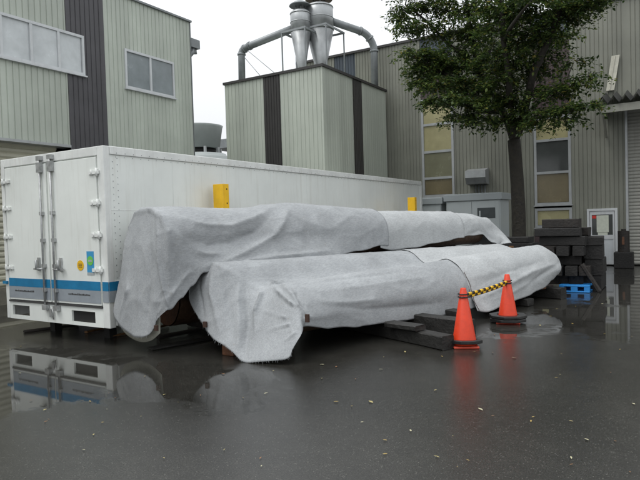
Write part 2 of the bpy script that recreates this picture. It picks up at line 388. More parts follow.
# ---- left building: wall plane x = -12, facing +x
def left_building():
    X = -12.; y0, y1, H = -6., 12.5, 7.42; zb = 3.5; S = lambda y: y - y0
    b = empty('factory_building', (X, 3, 0))
    tag(b, 'pale sage ribbed building at the far left with dark stripe and beige shutter', 'building')
    yd0, yd1 = 8.47, 9.52
    w = MB(); A = (X, y0); 
    holes = [(S(3.2), S(8.93), 5.18, 6.12), (S(10.12), S(11.82), 5.12, 6.12)]
    h1 = [(S(3.2), S(yd0), 5.18, 6.12)]
    wall_with_holes(w, (X, y0), (X, yd0), zb, H, h1, pitch=.14)
    A2 = yd1
    wall_with_holes(w, (X, yd1), (X, y1), .0, H, [(10.12-yd1, 11.82-yd1, 5.12, 6.12)], pitch=.13)
    # hidden sides, back and roof
    w.quad((X,y1,0),(X-14,y1,0),(X-14,y1,H),(X,y1,H)); w.quad((X,y0,0),(X-14,y0,0),(X-14,y0,H),(X,y0,H))
    w.quad((X-14,y0,0),(X-14,y1,0),(X-14,y1,H),(X-14,y0,H)); w.quad((X-.01,y0,H-.01),(X-14,y0,H-.01),(X-14,y1,H-.01),(X-.01,y1,H-.01))
    w.build('wall', m_sage, b)
    d = MB(); wall_with_holes(d, (X+.012, yd0), (X+.012, yd1), .0, H, [(0, 8.93-yd0, 5.18, 6.12)], pitch=.13)
    d.build('wall_stripe', m_dark, b)
    t = MB(); t.box((X-.1, y0, H), (X+.06, y1+.05, H+.05)); t.box((X-.02, y1+.002, 0), (X+.02, y1+.03, H-.002)); t.build('roof_trim', m_duct, b)
    
    t = MB(); t.box((X-.30, y0, zb-.06), (X+.035, yd0-.003, zb)); t.build('drip_edge', m_alu, b)
    # shutter bays below the siding
    s = MB(); shutter(s, (X-.28, y0), (X-.28, yd0-.2), .36, zb-.06, (1, 0), pitch=.125, dep=.035); s.build('shutter', m_shut, b)
    p = MB(); p.box((X-.4, y0, 0), (X-.1, yd0-.003, .36)); p.build('plinth', m_conc, b)
    window(b, (X, 3.2), (0, 1), (1, 0), 8.93-3.2, 5.18, 6.12, [8.93-3.2-.665*k for k in range(8, 0, -1)], [m_pfrost], fw=.06, fm=m_white)
    window(b, (X, 10.12), (0, 1), (1, 0), 1.70, 5.12, 6.12, [.85], [m_pgrey, m_pgrey], fw=.06, fm=m_white)
    v = MB(); v.box((X-.25, y1+.06, 6.75), (X+.0, y1+.42, 7.0)); v.tube([(X-.1, y1+.2, 6.75), (X-.1, y1+.2, 6.62), (X-.1, y1+.07, 6.5)], .07, 8)
    v.tube([(X-.1, y1+.30, 6.75), (X-.1, y1+.32, 6.6)], .05, 8); v.build('vent_box', m_duct, b)
left_building()

# ---- collector house in the middle
def collector_house():
    x0, x1, y0, y1, H = -12.55, -8.83, 14.6, 18.9, 6.08
    b = empty('collector_house', ((x0+x1)/2, (y0+y1)/2, 0))
    tag(b, 'square pale sage metal block behind the truck body, under two silver cyclones', 'building')
    w = MB(); a, c = -10.98, -10.35
    ribbed(w, (x0, y0), (a, y0), 0, H, pitch=.145, sgn=1); ribbed(w, (c, y0), (x1, y0), 0, H, pitch=.145, sgn=1)
    ribbed(w, (x1, y0), (x1, 16.45), 0, H, pitch=.145, dep=.006, w=.01, sgn=1); ribbed(w, (x1, 17.05), (x1, y1), 0, H, pitch=.145, dep=.006, w=.01, sgn=1)
    w.quad((x0,y0,0),(x0,y1,0),(x0,y1,H),(x0,y0,H)); w.quad((x0,y1,0),(x1,y1,0),(x1,y1,H),(x0,y1,H))
    w.quad((x0+.01,y0+.01,H-.01),(x1-.01,y0+.01,H-.01),(x1-.01,y1-.01,H-.01),(x0+.01,y1-.01,H-.01))
    w.build('wall', m_sage2, b)
    d = MB(); ribbed(d, (a, y0-.012), (c, y0-.012), 0, H, pitch=.1, sgn=1); d.build('wall_stripe', m_trim, b)
    d = MB(); ribbed(d, (x1+.012, 16.45), (x1+.012, 17.05), 0, H, pitch=.1, sgn=1); d.build('wall_stripe', m_trim, b)
    t = MB(); t.box((x0-.04, y0-.05, H), (x1+.05, y0+.06, H+.075)); t.box((x1-.06, y0+.062, H), (x1+.05, y1+.03, H+.075))
    t.box((x0-.04, y0+.062, H), (x0+.06, y1+.03, H+.075)); t.build('roof_trim', m_trim, b)
    return b
collector_house()

# ---- cyclones on the roof
def cyclone(C, top, rb, cap_r, cap_z, zc, zbot, capmat, label, duct, elbow_r):
    e = empty('dust_cyclone', (C[0], C[1], 6.15)); tag(e, label, 'dust cyclone', 'cyclones on the roof of the collector house')
    m_ = MB(); m_.lathe((C[0],C[1],0), [(rb*.32, zbot), (rb*.4, zbot+.25), (rb*.985, zc-.02)], 28); m_.build('cone', m_galv, e)
    m_ = MB(); m_.lathe((C[0],C[1],0), [(rb, zc), (rb, top), (rb*.72, top+.08), (rb*.45, top+.12)], 28)
    for z in (zc+.03, (zc+top)/2, top-.03): m_.lathe((C[0],C[1],0), [(rb+.012, z-.015), (rb+.012, z+.015)], 28)
    m_.build('barrel', m_galv, e)
    m_ = MB(); m_.lathe((C[0],C[1],0), [(cap_r, cap_z), (cap_r*.96, cap_z+.04), (cap_r*.5, cap_z+.14), (.05, cap_z+.18)], 24)
    ho = m_.build('rain_cap', capmat, e)
    m_ = MB()
    for k in range(4):
        a = pi/4 + k*pi/2; p = Vector((C[0]+cos(a)*rb*.42, C[1]+sin(a)*rb*.42, top+.1)); MB().tube([p, Vector((p.x, p.y, cap_z))], .018, 6).build('cap_strut', m_duct, ho)
    # frame
    m_ = MB(); q = rb + .12
    for sx in (-1, 1):
        for sy in (-1, 1): m_.box((C[0]+sx*q-.018, C[1]+sy*q-.018, 6.0), (C[0]+sx*q+.018, C[1]+sy*q+.018, zc-.06))
    for s in (-1, 1):
        m_.box((C[0]-q-.03, C[1]+s*q-.022, zc-.06), (C[0]+q+.03, C[1]+s*q+.022, zc)); m_.box((C[0]+s*q-.022, C[1]-q+.023, zc-.06), (C[0]+s*q+.022, C[1]+q-.023, zc))
    m_.build('support_frame', m_duct, e)
    # duct
    pts = []
    P = [Vector(p) for p in duct]
    for k, p in enumerate(P):
        if 0 < k < len(P)-1:
            a = (P[k-1]-p); c = (P[k+1]-p); rr = min(elbow_r, a.length*.45, c.length*.45); a.normalize(); c.normalize()
            s, t_ = p+a*rr, p+c*rr
            for q_ in range(7):
                u = q_/6; pts.append(s*(1-u)**2 + p*2*u*(1-u) + t_*u*u)
        else: pts.append(p)
    m_ = MB(); m_.tube(pts, .125, 14)
    for k in (1, 7, len(pts)-2):
        if k < len(pts)-1:
            t_ = (pts[k+1]-pts[k-1]).normalized(); m_.tube([pts[k]-t_*.03, pts[k]+t_*.03], .150, 14)
    m_.build('duct', m_duct, e)
    return e
c1 = at(301, 40, 16.3); c2 = at(320, 40, 16.9)
cyclone((c1.x, c1.y), at(301, 13, 16.3).z, .335, .36, at(301, 6, 16.3).z, at(301, 32.5, 16.3).z, 6.45, m_duct,
        'slimmer left silver cyclone with dark grey rain cap and duct running left',
        [(c1.x-.1, c1.y, at(296, 27, 16.3).z), at(247, 47, 16.3), at(241.5, 51, 16.3), (at(241.5, 80, 16.3).x, 16.3, 5.9)], .9)
cyclone((c2.x, c2.y), at(320, 7, 16.9).z, .47, .46, at(320, 0, 16.9).z, at(320, 31, 16.9).z, 6.5, m_rust,
        'wider right silver cyclone with rusty rain cap and duct bending down right',
        [(c2.x+.1, c2.y, at(334, 15, 16.9).z), at(366, 33, 18.2), at(374, 45, 18.45), (at(374.5, 80, 18.45).x, 18.45, 5.9)], .8)
m_ = MB(); A_ = at(247, 50, 16.25); m_.tube([A_, at(277, 75, 16.25)], .010, 5); m_.tube([at(245, 58, 16.25), at(263, 79, 16.25)], .010, 5)
tag(m_.build('guy_wire', m_duct), 'thin guy wires slanting under the left roof duct', 'wire')

# ---- right building: wall plane y = 19, facing -y
WY = 19.; WH = 7.68
def wx(px, py): return at(px, py, WY)
def right_building():
    xl, xr = -12.6, 9.; b = empty('factory_building', (0, WY, 0))
    tag(b, 'weathered olive grey metal building at the right with tall yellow blind windows', 'building')
    S = lambda x: x - xl
    strips = []  # dark cladding strips (x0,x1,z0)
    z_w1t = wx(437, 98).z; z_w1b = wx(437, 197).z
    xw1 = (wx(422, 150).x, wx(454, 150).x)
    z_w2t = wx(552, 116).z; xw2 = (wx(534, 150).x, wx(571, 150).x); z_w2b = wx(552, 205).z
    z_w3t, z_w3b = wx(552, 206.5).z, wx(552, 227.5).z
    xs3 = (wx(334, 62).x, wx(355, 62).x)
    zdt = wx(602, 208.5).z; xd = (wx(587.5, 240).x, wx(618, 240).x)
    xs = (wx(628, 180).x, 4.6); zst = wx(633, 98).z - .3
    holes = [(S(xw1[0]), S(xw1[1]), z_w1b, WH), (S(xw2[0]), S(xw2[1]), z_w3b, WH), (S(xs3[0]), S(xs3[1]), 2, WH), (S(xd[0]), S(xd[1]), 0, zdt), (S(xs[0]), S(xs[1]), 0, zst)]
    w = MB(); wall_with_holes(w, (xl, WY), (xr, WY), 0, WH, holes, pitch=.118, w=.013, dep=.014)
    w.quad((xl,WY,0),(xl,WY+16,0),(xl,WY+16,WH),(xl,WY,WH)); w.quad((xr,WY,0),(xr,WY+16,0),(xr,WY+16,WH),(xr,WY,WH))
    w.quad((xl,WY+16,0),(xr,WY+16,0),(xr,WY+16,WH),(xl,WY+16,WH)); w.quad((xl,WY+.01,WH-.01),(xr,WY+.01,WH-.01),(xr,WY+16,WH-.01),(xl,WY+16,WH-.01))
    w.build('wall', m_olive, b)
    zm = WH - .75
    for (xa, xb, zt) in ((xw1[0], xw1[1], z_w1t), (xw2[0], xw2[1], z_w2t)):
        d = MB(); ribbed(d, (xa, WY+.02), (xb, WY+.02), zm, WH, pitch=.118, w=.013, dep=.014); d.build('wall_stripe', m_navy, b)
        d = MB(); ribbed(d, (xa, WY+.025), (xb, WY+.025), zt, zm, pitch=.118, w=.013, dep=.014); d.build('wall_stripe', m_maroon, b)
    d = MB(); ribbed(d, (xs3[0], WY+.02), (xs3[1], WY+.02), 2, WH, pitch=.118, w=.013, dep=.014); d.build('wall_stripe', m_navy, b)
    t = MB(); t.box((xl-.05, WY-.06, WH), (xr, WY+.1, WH+.08)); t.build('roof_trim', m_trim, b)
    window(b, (xw1[0], WY), (1, 0), (0, -1), xw1[1]-xw1[0], z_w1b, z_w1t, [wx(437, y).z for y in (178, 151.5, 124)], [m_pbrown, m_polive, m_pyel, m_pyel], fw=.08, dividers='h')
    window(b, (xw2[0], WY), (1, 0), (0, -1), xw2[1]-xw2[0], z_w2b, z_w2t, [wx(552, y).z for y in (172.5, 140)], [m_pbrown, m_pdark, m_pyel], fw=.075, dividers='h')
    window(b, (xw2[0], WY), (1, 0), (0, -1), xw2[1]-xw2[0], z_w3b, z_w3t-.045, [], [m_pyel], fw=.075, dividers='h')
    # brown board under the lower window, seen beside the timber
    m_ = MB(); m_.box((xw2[0]-.02, WY-.05, .0), (xw2[0]+.5, WY-.002, z_w3b-.1)); m_.build('cladding_board', m_maroon, b)
    # door
    w_ = xd[1]-xd[0]; dr = MB(); x0 = xd[0]
    fw = .07
    dr.box((x0, WY-.05, 0), (x0+fw, WY+.04, zdt)); dr.box((xd[1]-fw, WY-.05, 0), (xd[1], WY+.04, zdt)); dr.box((x0+fw, WY-.05, zdt-fw), (xd[1]-fw, WY+.04, zdt))
    xi0, xi1 = x0+fw+.01, xd[1]-fw-.01; zmid = wx(602, 237).z
    a = .05
    dr.box((xi0, WY-.03, .04), (xi0+a, WY+.01, zdt-fw-.01)); dr.box((xi1-a, WY-.03, .04), (xi1, WY+.01, zdt-fw-.01))
    dr.box((xi0+a, WY-.03, zdt-fw-.01-.10), (xi1-a, WY+.01, zdt-fw-.01)); dr.box((xi0+a, WY-.03, zmid-.06), (xi1-a, WY+.01, zmid+.06)); dr.box((xi0+a, WY-.03, .04), (xi1-a, WY+.01, .14))
    do = dr.build('door', m_white, b); do['label'] = 'white framed glazed door with a notice taped inside'
    p = MB(); p.box((xi0+a, WY-.012, .14), (xi1-a, WY, zmid-.06)); p.build('lower_panel', m_door, do)
    p = MB(); p.box((xi0+a, WY-.012, zmid+.06), (xi1-a, WY, zdt-fw-.11)); p.build('pane', m_pdark, do)
    zt = zdt-fw-.13; cxm = (xi0+xi1)/2
    p = MB(); p.box((cxm-.15, WY-.020, zt-.50), (cxm+.17, WY-.014, zt)); p.box((cxm-.12, WY-.022, zt-.68), (cxm+.14, WY-.016, zt-.51)); p.build('notice', m_paper, do)
    p = MB(); p.box((xi0+a+.01, WY-.020, zt-.09), (cxm-.16, WY-.014, zt)); p.build('red_sticker', m_redlabel, do)
    p = MB(); p.box((xi0+.03, WY-.07, zmid-.03), (xi0+.08, WY-.03, zmid+.03)); p.build('handle', m_rubber, do)
    # shutter
    s = MB(); shutter(s, (xs[0], WY+.18), (xs[1], WY+.18), .03, zst, (0, -1), pitch=.1, dep=.025)
    s.build('shutter', m_gshut, b)
    s = MB(); s.box((xs[0]-.06, WY-.04, 0), (xs[0], WY+.2, zst)); s.box((xs[0], WY-.04, zst), (xs[1], WY+.2, zst+.12)); s.build('shutter_frame', m_alu, b)
    # plinth
    s = MB(); s.box((xl, WY-.03, 0), (xd[0]-.01, WY-.003, .1)); s.build('plinth', m_conc, b)
    # awning
    aw = MB(); za = wx(602, 97).z; ya = WY-.9
    xa0 = at(601, 95, ya).x; za = at(606, 104, ya).z
    n = 60; rows = [[], []]
    for k in range(n+1):
        x = xa0 - .1 + 4.2*k/n; ph = (k % 4); dz = (0, .10, .2, .10)[ph]
        rows[0].append(Vector((x, ya-.12, za+dz))); rows[1].append(Vector((x, WY-.02, za+.28+dz)))
    aw.grid(rows, sm=False); ao = aw.build('awning', m_awn, b); md = ao.modifiers.new('s', 'SOLIDIFY'); md.thickness = .012
    aw = MB(); aw.box((xa0, ya, za-.24), (xa0+4.1, ya+.09, za-.03)); 
    for k in (0, 2): 
        aw.box((xa0+k*1.9, ya+.092, za-.2), (xa0+.08+k*1.9, WY-.002, za-.06)); aw.obox((xa0+k*1.9+.01, ya+.1, za-.22), (.06,0,0), (0,.78,-.55), (0,.0,-.07))
    aw.build('awning_beam', m_awnb, ao)
    # slanting board above the awning
    p0 = wx(611, 91); p1 = wx(616.5, 56); m_ = MB(); dv = (p1-p0); dv.y = 0
    side = Vector((.21, 0, 0))
    m_.obox(Vector((p0.x-.12, WY-.10, p0.z)), side, (0, .06, 0), dv+Vector((0,0,0))); m_.obox(Vector((p0.x-.12+.085, WY-.125, p0.z+.02)), (.02,0,0), (0,.024,0), dv*.97)
    m_.build('slanted_board', m_whiteboard, b)
    # exhaust hood
    h = MB(); a0, a1 = wx(469, 170), wx(489, 170); z0, z1 = wx(479, 186).z, wx(479, 169).z
    pr = [(0, 0), (.10, 0), (.42, -.08), (.42, -.30), (.30, -.50), (0, -.52)]
    i = len(h.v)
    for x in (a0.x, a1.x):
        for (o, z) in pr: h.v.append(Vector((x, WY-.02-o, z1+z*1.0)))
    for k in range(6): h.face((i+k, i+(k+1) % 6, i+6+(k+1) % 6, i+6+k))
    h.face(range(i, i+6)); h.face(range(i+6, i+12)); h.build('exhaust_hood', m_galv, b)
    h = MB()
    for k in range(4): x = a0.x+.24+k*.1; h.tube([(x, WY-.08, z1-.5), (x, WY-.08, .2)], .022, 6)
    h.build('pipe_run', m_duct, b)
    return b
right_building()

# ---- cooling tower and the yard roof behind
def cooling():
    c = at(202, 140, 22.); e = empty('cooling_tower', (c.x, 22, 0)); tag(e, 'round grey cooling tower drum rising behind the truck body beside the left building', 'cooling tower')
    zt = at(204, 126, 22).z; zb = at(204, 148.5, 22).z
    m_ = MB(); m_.lathe((c.x-.15, 22, 0), [(.98, zb), (1.15, zt-.08), (1.19, zt), (1.1, zt), (.9, zb+.1)], 40); m_.build('drum', m_tower, e)
    m_ = MB(); m_.lathe((c.x-.15, 22, 0), [(1.6, 0), (1.6, zb-.5), (1.35, zb-.42), (1.3, zb-.3), (.5, zb-.28)], 32); m_.build('basin', m_tower, e)
    m_ = MB(); m_.lathe((c.x-.15, 22, 0), [(.8, zb-.3), (.8, zb+.02)], 20); m_.build('fan_well', m_black, e)
    m_ = MB()
    for k in range(8):
        a = k*pi/4+.2; MB().box((c.x-.15+cos(a)*1.05-.05, 22+sin(a)*1.05-.05, zb-.3), (c.x-.15+cos(a)*1.05+.05, 22+sin(a)*1.05+.05, zb+.02)).build('leg', m_alu, e)
    d = at(228, 150, 26.); e = empty('plant_shed', (d.x, 26, 0)); tag(e, 'distant dark roofed plant deck glimpsed between the cooling tower and the collector house', 'building')
    zt = at(228, 139, 26).z
    m_ = MB(); m_.box((d.x-1.0, 25.6, zt-.55), (d.x+3, 29, zt-.12)); m_.box((d.x-.7, 25.9, zt-.118), (d.x+3, 28, zt+.02)); m_.build('roof', m_duct, e)
    m_ = MB(); m_.box((d.x-.6, 26.6, 0), (d.x+2.8, 28.5, zt-.56)); m_.build('wall', m_rust, e)
    m_ = MB()
    for k in range(3): m_.box((d.x-.7+k*.9, 25.7, 0), (d.x-.62+k*.9, 25.78, zt-.56))
    m_.build('post', m_alu, e)
    m_ = MB()
    for k in range(3): m_.tube([(d.x-.9, 25.4, zt-1.25-.22*k), (d.x+2.6, 25.4, zt-1.2-.22*k)], .06, 8)
    m_.build('pipe', m_duct, e)
cooling()

# ------------------------------------------------------------------ truck body
def truck():
    x0, x1, y0, y1, z0, z1 = -8.68, -6.31, 4.92, 15.75, .24, 2.62
    e = empty('truck_body', ((x0+x1)/2, (y0+y1)/2, 0)); tag(e, 'long white cargo truck body with closed rear doors and a blue stripe', 'truck body')
    def P(n, mb, m, par=e, bevel=0): return mb.build(n, m, par, bevel)
    zs = .50 # sill top
    w = MB(); w.box((x0+.03, y0+.03, zs), (x1-.03, y1, z1-.03)); w.box((x0+.4, y0+1.2, z0+.02), (x1-.4, y1-.3, zs-.002)); P('box_shell', w, m_truck)
    # side panels with seams
    s = MB()
    yy = y0+.10
    s.box((x1-.03, y0+.10, zs), (x1-.008, y1-.1, z1-.11)); 
    P('side_panel', s, m_truck)
    r = MB(); 
    r.box((x1-.05, y0+.10, z1-.108), (x1+.012, y1, z1)); r.box((x1-.05, y0+.10, z0+.02), (x1+.012, y1, zs-.002)); r.box((x1-.06, y1-.1, zs), (x1+.012, y1+.02, z1-.11))
    r.box((x0, y0+.10, z1-.108), (x0+.05, y1, z1)); r.box((x0, y0+.10, z0+.02), (x0+.05, y1, zs-.002)); P('side_rail', r, m_truck2, bevel=.008)
    rv = MB()
    def rivet(p, ax): rv.obox(Vector(p)-Vector((.003, .004, .004)), (.006,0,0), (0,.008,0), (0,0,.008))
    y = y0+.2
    while y < y1-.1:
        rivet((x1+.013, y, z1-.085), 'x'); rivet((x1-.007, y, z1-.135), 'x'); y += .14
    z = zs+.05
    while z < z1-.12:
        rivet((x1-.006, y0+.145, z), 'x'); rivet((x1-.006, y0+.22, z+.05), 'x'); z += .085
    P('rivet_rows', rv, m_duct)['kind'] = 'stuff'
    sm = MB()
    for y in [y0+1.2*k for k in range(1, 9)]: sm.box((x1-.0078, y, zs), (x1-.0055, y+.003, z1-.11))
    sm.box((x1-.0078, y0+.1, 1.78), (x1-.0052, y1-.1, 1.786)); P('panel_seam', sm, m_truck2)
    # rear frame
    f = MB(); t = .10
    f.box((x0, y0, zs-.26), (x0+.085, y0+.098, z1)); f.box((x1-.13, y0, zs-.26), (x1, y0+.098, z1)); f.box((x0+.085, y0, z1-.12), (x1-.13, y0+.098, z1))
    P('rear_frame', f, m_truck2, bevel=.008)
    # bumper panel with two openings
    bp = MB(); xa, xb = x0+.086, x1-.131; zz0, zz1 = z0, zs-.002
    o1 = (x0+.16, x0+.72, z0+.06, z0+.20); o2 = (x1-.70, x1-.24, z0+.035, z0+.185)
    o1 = (x0+.15, x0+.58, z0+.055, z0+.205); o2 = (x1-.80, x1-.30, z0+.045, z0+.20)
    for (a, b_, c, d_) in ((xa, o1[0], zz0, zz1), (o1[1], o2[0], zz0, zz1), (o2[1], xb, zz0, zz1), (o1[0], o1[1], zz0, o1[2]), (o1[0], o1[1], o1[3], zz1), (o2[0], o2[1], zz0, o2[2]), (o2[0], o2[1], o2[3], zz1)):
        bp.box((a, y0+.005, c), (b_, y0+.035, d_))
    P('rear_panel', bp, m_truck)
    bk = MB(); bk.box((o2[0]-.03, y0+.036, o2[2]-.03), (o2[1]+.03, y0+.3, o2[3]+.03)); P('opening_dark_fill', bk, m_black)  # black block behind the right opening, the shade inside it put in as colour
    # hinge line trim
    tr = MB(); tr.box((xa, y0-.012, zs-.002), (xb, y0+.03, zs+.022)); P('sill_strip', tr, m_rubber)
    # doors
    xm = (xa+xb)/2 - .02
    for k, (a, b_) in enumerate(((xa+.022, xm-.016), (xm+.016, xb-.022))):
        g = MB(); g.box((a-.012, y0+.034, zs+.022), (b_+.012, y0+.046, z1-.122)); 
        d = MB(); d.box((a, y0-.004, zs+.03), (b_, y0+.033, z1-.135))
        do = P('rear_door', d, m_truck, bevel=.006)
        P('door_seal', g, m_rubber, do)
        s = MB(); zb1, zb2, zb3 = .60, .73, .85
        s.box((a, y0-.010, zb2), (b_, y0-.005, zb3)); P('blue_band', s, m_blue, do)
        s = MB(); s.box((a, y0-.010, .56), (b_, y0-.005, zb2-.002)); P('grey_band', s, m_grey, do)
        # lock rods
        rx = (b_-.10) if k == 0 else (a+.12)
        rod = MB(); rod.tube([(rx, y0-.035, zs-.06), (rx, y0-.035, z1-.06)], .015, 10)
        for z in (.68, 1.02, 1.38, 1.76): rod.box((rx-.035, y0-.045, z), (rx+.035, y0-.004, z+.05))
        rod.box((rx-.045, y0-.055, z1-.26), (rx+.045, y0-.004, z1-.12)); rod.box((rx-.05, y0-.055, zs-.08), (rx+.05, y0+.0, zs-.01))
        rod.box((rx-.05, y0-.05, z1-.09), (rx+.05, y0-.001, z1-.03))
        P('lock_rod', rod, m_steel, do)
        h = MB(); sgn = -1 if k == 0 else 1
        h.tube([(rx, y0-.05, 1.0), (rx+sgn*.13, y0-.06, 1.0)], .012, 8); h.box((min(rx+sgn*.10, rx+sgn*.22), y0-.05, .985), (max(rx+sgn*.10, rx+sgn*.22), y0-.03, 1.01))
        h.tube([(rx+sgn*.13, y0-.06, .99), (rx+sgn*.13, y0-.065, 1.13)], .016, 8); h.box((rx+sgn*.13-.02, y0-.03, .97), (rx+sgn*.13+.02, y0-.004, 1.16)); P('handle', h, m_steel, do)
        # hinges
        for z in (.98, 1.44, 1.86, 2.26):
            hg = MB(); hx = xa-.01 if k == 0 else xb+.01; s_ = 1 if k == 0 else -1
            hg.box((min(hx-s_*.04, hx+s_*.17), y0-.024, z), (max(hx-s_*.04, hx+s_*.17), y0-.005, z+.045)); hg.tube([(hx, y0-.022, z-.03), (hx, y0-.022, z+.075)], .017, 8)
            hg.tube([(hx+s_*.1, y0-.022, z-.01), (hx+s_*.1, y0-.022, z+.06)], .012, 6); P('hinge', hg, m_truck2, do)
        # paint marks on the bands (too worn to read)
        tx = MB(); rr = random.Random(k+3); x = a+.15 if k == 0 else a+.38
        while x < a + (.62 if k == 0 else .85):
            ww = rr.uniform(.012, .03); tx.box((x, y0-.0125, .655), (x+ww, y0-.0102, .655+rr.uniform(.016,.026))); x += ww+.008
        P('band_lettering', tx, m_rubber, do)
        if k == 1:
            st = MB(); st.lathe((a+.66, y0-.0045, 1.06), [(.07, 0), (.07, .004)], 24, axis=Vector((0,-1,0))); so = P('round_sticker', st, m_yellow, do)
            st = MB(); 
            for q in range(3): st.box((a+.62, y0-.0105, 1.035+q*.02), (a+.70, y0-.0088, 1.043+q*.02))
            P('sticker_print', st, m_rubber, do)
            st = MB(); st.box((a+.80, y0-.0075, .97), (a+.945, y0-.0045, 1.25)); P('square_sticker', st, mat('sticker_blue', (.05,.30,.55), .4), do)
            st = MB(); st.lathe((a+.872, y0-.0076, 1.125), [(.062, 0), (.062, .003)], 24, axis=Vector((0,-1,0)))
            P('sticker_ring', st, mat('sticker_green', (.16,.55,.10), .4), do)
            st = MB(); st.box((a+.835, y0-.0125, 1.112), (a+.91, y0-.0108, 1.137)); P('sticker_label', st, m_cab, do); st = MB(); st.box((a+.80, y0-.0095, .935), (a+.945, y0-.0045, .967)); P('sticker_label', st, m_cab, do)
    # stripe carried round the frame
    s = MB(); s.box((x1-.112, y0-.008, .73), (x1+.004, y0-.001, .85)); s.box((x1+.0125, y0+.0, .73), (x1+.016, y0+2.4, .85)); P('blue_band', s, m_blue); s = MB(); s.box((x0-.03, y0-.03, .76), (x0+.075, y0-.001, .80)); P('marker_tab', s, m_blue)
    s = MB(); s.box((x1-.112, y0-.008, .58), (x1+.004, y0-.001, .728)); s.box((x1+.0125, y0+.0, .58), (x1+.016, y0+2.4, .728)); P('grey_band', s, m_grey)
    s = MB(); s.box((x1-.007, y0+.1, .58), (x1+.011, y0+2.4, .85)); P('stripe_backing', s, m_truck)
    # latch in the middle, side marker lamp, underframe
    s = MB(); s.box((xm-.05, y0-.02, z0+.08), (xm+.0, y0+.005, z0+.2)); s.tube([(xm+.03, y0-.01, z0+.05), (xm+.05, y0-.02, z0+.14), (xm+.02, y0-.02, z0+.2)], .010, 6); P('tailgate_latch', s, m_steel)
    s = MB(); s.lathe((x1+.012, y0+.25, z0+.12), [(.055, 0), (.05, .03), (.02, .035)], 16, axis=Vector((1,0,0))); P('side_lamp', s, m_black)
    s = MB()
    for x in (x0+.45, x1-.65):
        for y in (y0+.4, y0+4.8, y1-2): P('support_leg', MB().box((x, y, .0), (x+.12, y+.12, z0+.02)), m_black)
    rf = MB(); rf.box((x0+.05, y0+.098, z1-.02), (x1-.05, y1, z1+.004)); P('roof_panel', rf, m_truck2)
truck()

# ------------------------------------------------------------------ logs and covers
AX = Vector((.266, .964, 0)).normalized(); UX = Vector((AX.y, -AX.x, 0)); A0 = Vector((-4.0, 5.6, 0))
def Lp(s, u, z): p = A0 + AX*s + UX*u; return Vector((p.x, p.y, z))
def log(u0, s0, s1, z0, z1, r0, r1, label, seed, du=0):
    mb = MB(); n = 28; K = 24; rows = []; rnd = random.Random(seed); base = 0
    for k in range(K+1):
        t = k/K; s = s0+(s1-s0)*t; r = r0+(r1-r0)*t; row = []
        for j in range(n):
            a = 2*pi*j/n; rr = r*(1+.05*noise.noise(Vector((cos(a)*1.2, sin(a)*1.2, s*.7+seed)))+.02*noise.noise(Vector((cos(a)*6, sin(a)*6, s*2+seed))))
            row.append(Lp(s, u0+du*t+cos(a)*rr, z0+(z1-z0)*t+sin(a)*rr))
        rows.append(row+[row[0].copy()])
    mb.grid(rows)
    e = empty('log', Lp(s0, u0, z0-r0)); tag(e, label, 'log', 'logs under the covers')
    mb.build('bark', m_logbark, e)
    for t, row in ((0, rows[0]), (1, rows[-1])):
        c = MB(); ctr = Lp(s0 if t == 0 else s1, u0+du*t, z0 if t == 0 else z1); off = AX*(-.01 if t == 0 else .01)
        c.v = [ctr+off] + [p+off+(ctr-p)*.03 for p in row[:-1]]
        for j in range(n): c.face((0, 1+j, 1+(j+1) % n))
        c.build('sawn_end', m_rustwood, e)
log(0, .06, 6.15, .47, .54, .25, .30, 'front log of the lower layer, nearest the cones, hidden by its white cover', 1)
log(-.86, -.36, 6.0, .63, .58, .35, .32, 'middle log of the lower layer, under the high side of the lower cover', 2)
log(-1.76, -.62, 6.0, .62, .62, .40, .38, 'bare brown lower log seen in the gap between the two left covers', 3)
log(-1.38, -.92, 6.2, 1.36, 1.27, .40, .27, 'topmost log of the pile, its dark underside showing below the upper cover', 4)

def cr(p0, p1, p2, p3, t):
    return .5*((2*p1)+(p2-p0)*t+(2*p0-5*p1+4*p2-p3)*t*t+(3*p1-p0-3*p2+p3)*t**3)
def resample(poly, n):
    d = [0]
    for a, b in zip(poly[:-1], poly[1:]): d.append(d[-1]+(b-a).length)
    T = d[-1]; out = []; k = 0
    for i in range(n):
        x = T*i/(n-1)
        while k < len(d)-2 and d[k+1] < x: k += 1
        sg = d[k+1]-d[k]; t = 0 if sg < 1e-9 else (x-d[k])/sg
        out.append(poly[k].lerp(poly[k+1], min(1, t)))
    return out
def smoothpoly(pts, n, sub=6):
    P = [pts[0]]+list(pts)+[pts[-1]]; o = []
    for k in range(1, len(P)-2):
        for q in range(sub): o.append(cr(P[k-1], P[k], P[k+1], P[k+2], q/sub))
    o.append(pts[-1]); return resample(o, n)
def lerp_tab(tab, s):
    if s <= tab[0][0]: return tab[0][1]
    for (a, va), (b, vb) in zip(tab[:-1], tab[1:]):
        if s <= b:
            t = (s-a)/(b-a); t = t*t*(3-2*t); return va+(vb-va)*t
    return tab[-1][1]
def seg_dist(p, poly):
    best = 9e9; at_ = 0; acc = 0; tot = sum((b-a).length for a, b in zip(poly[:-1], poly[1:])) or 1e-6
    for a, b in zip(poly[:-1], poly[1:]):
        ab = b-a; t = max(0, min(1, (p-a).dot(ab)/max(1e-9, ab.length_squared))); d = (p-(a+ab*t)).length
        if d < best: best = d; at_ = acc+ab.length*t
        acc += ab.length
    u = at_/tot; tp = min(1, (u+.04)/.35, (1.12-u)/.35)      # folds fade out towards their ends
    return best, max(0, tp)
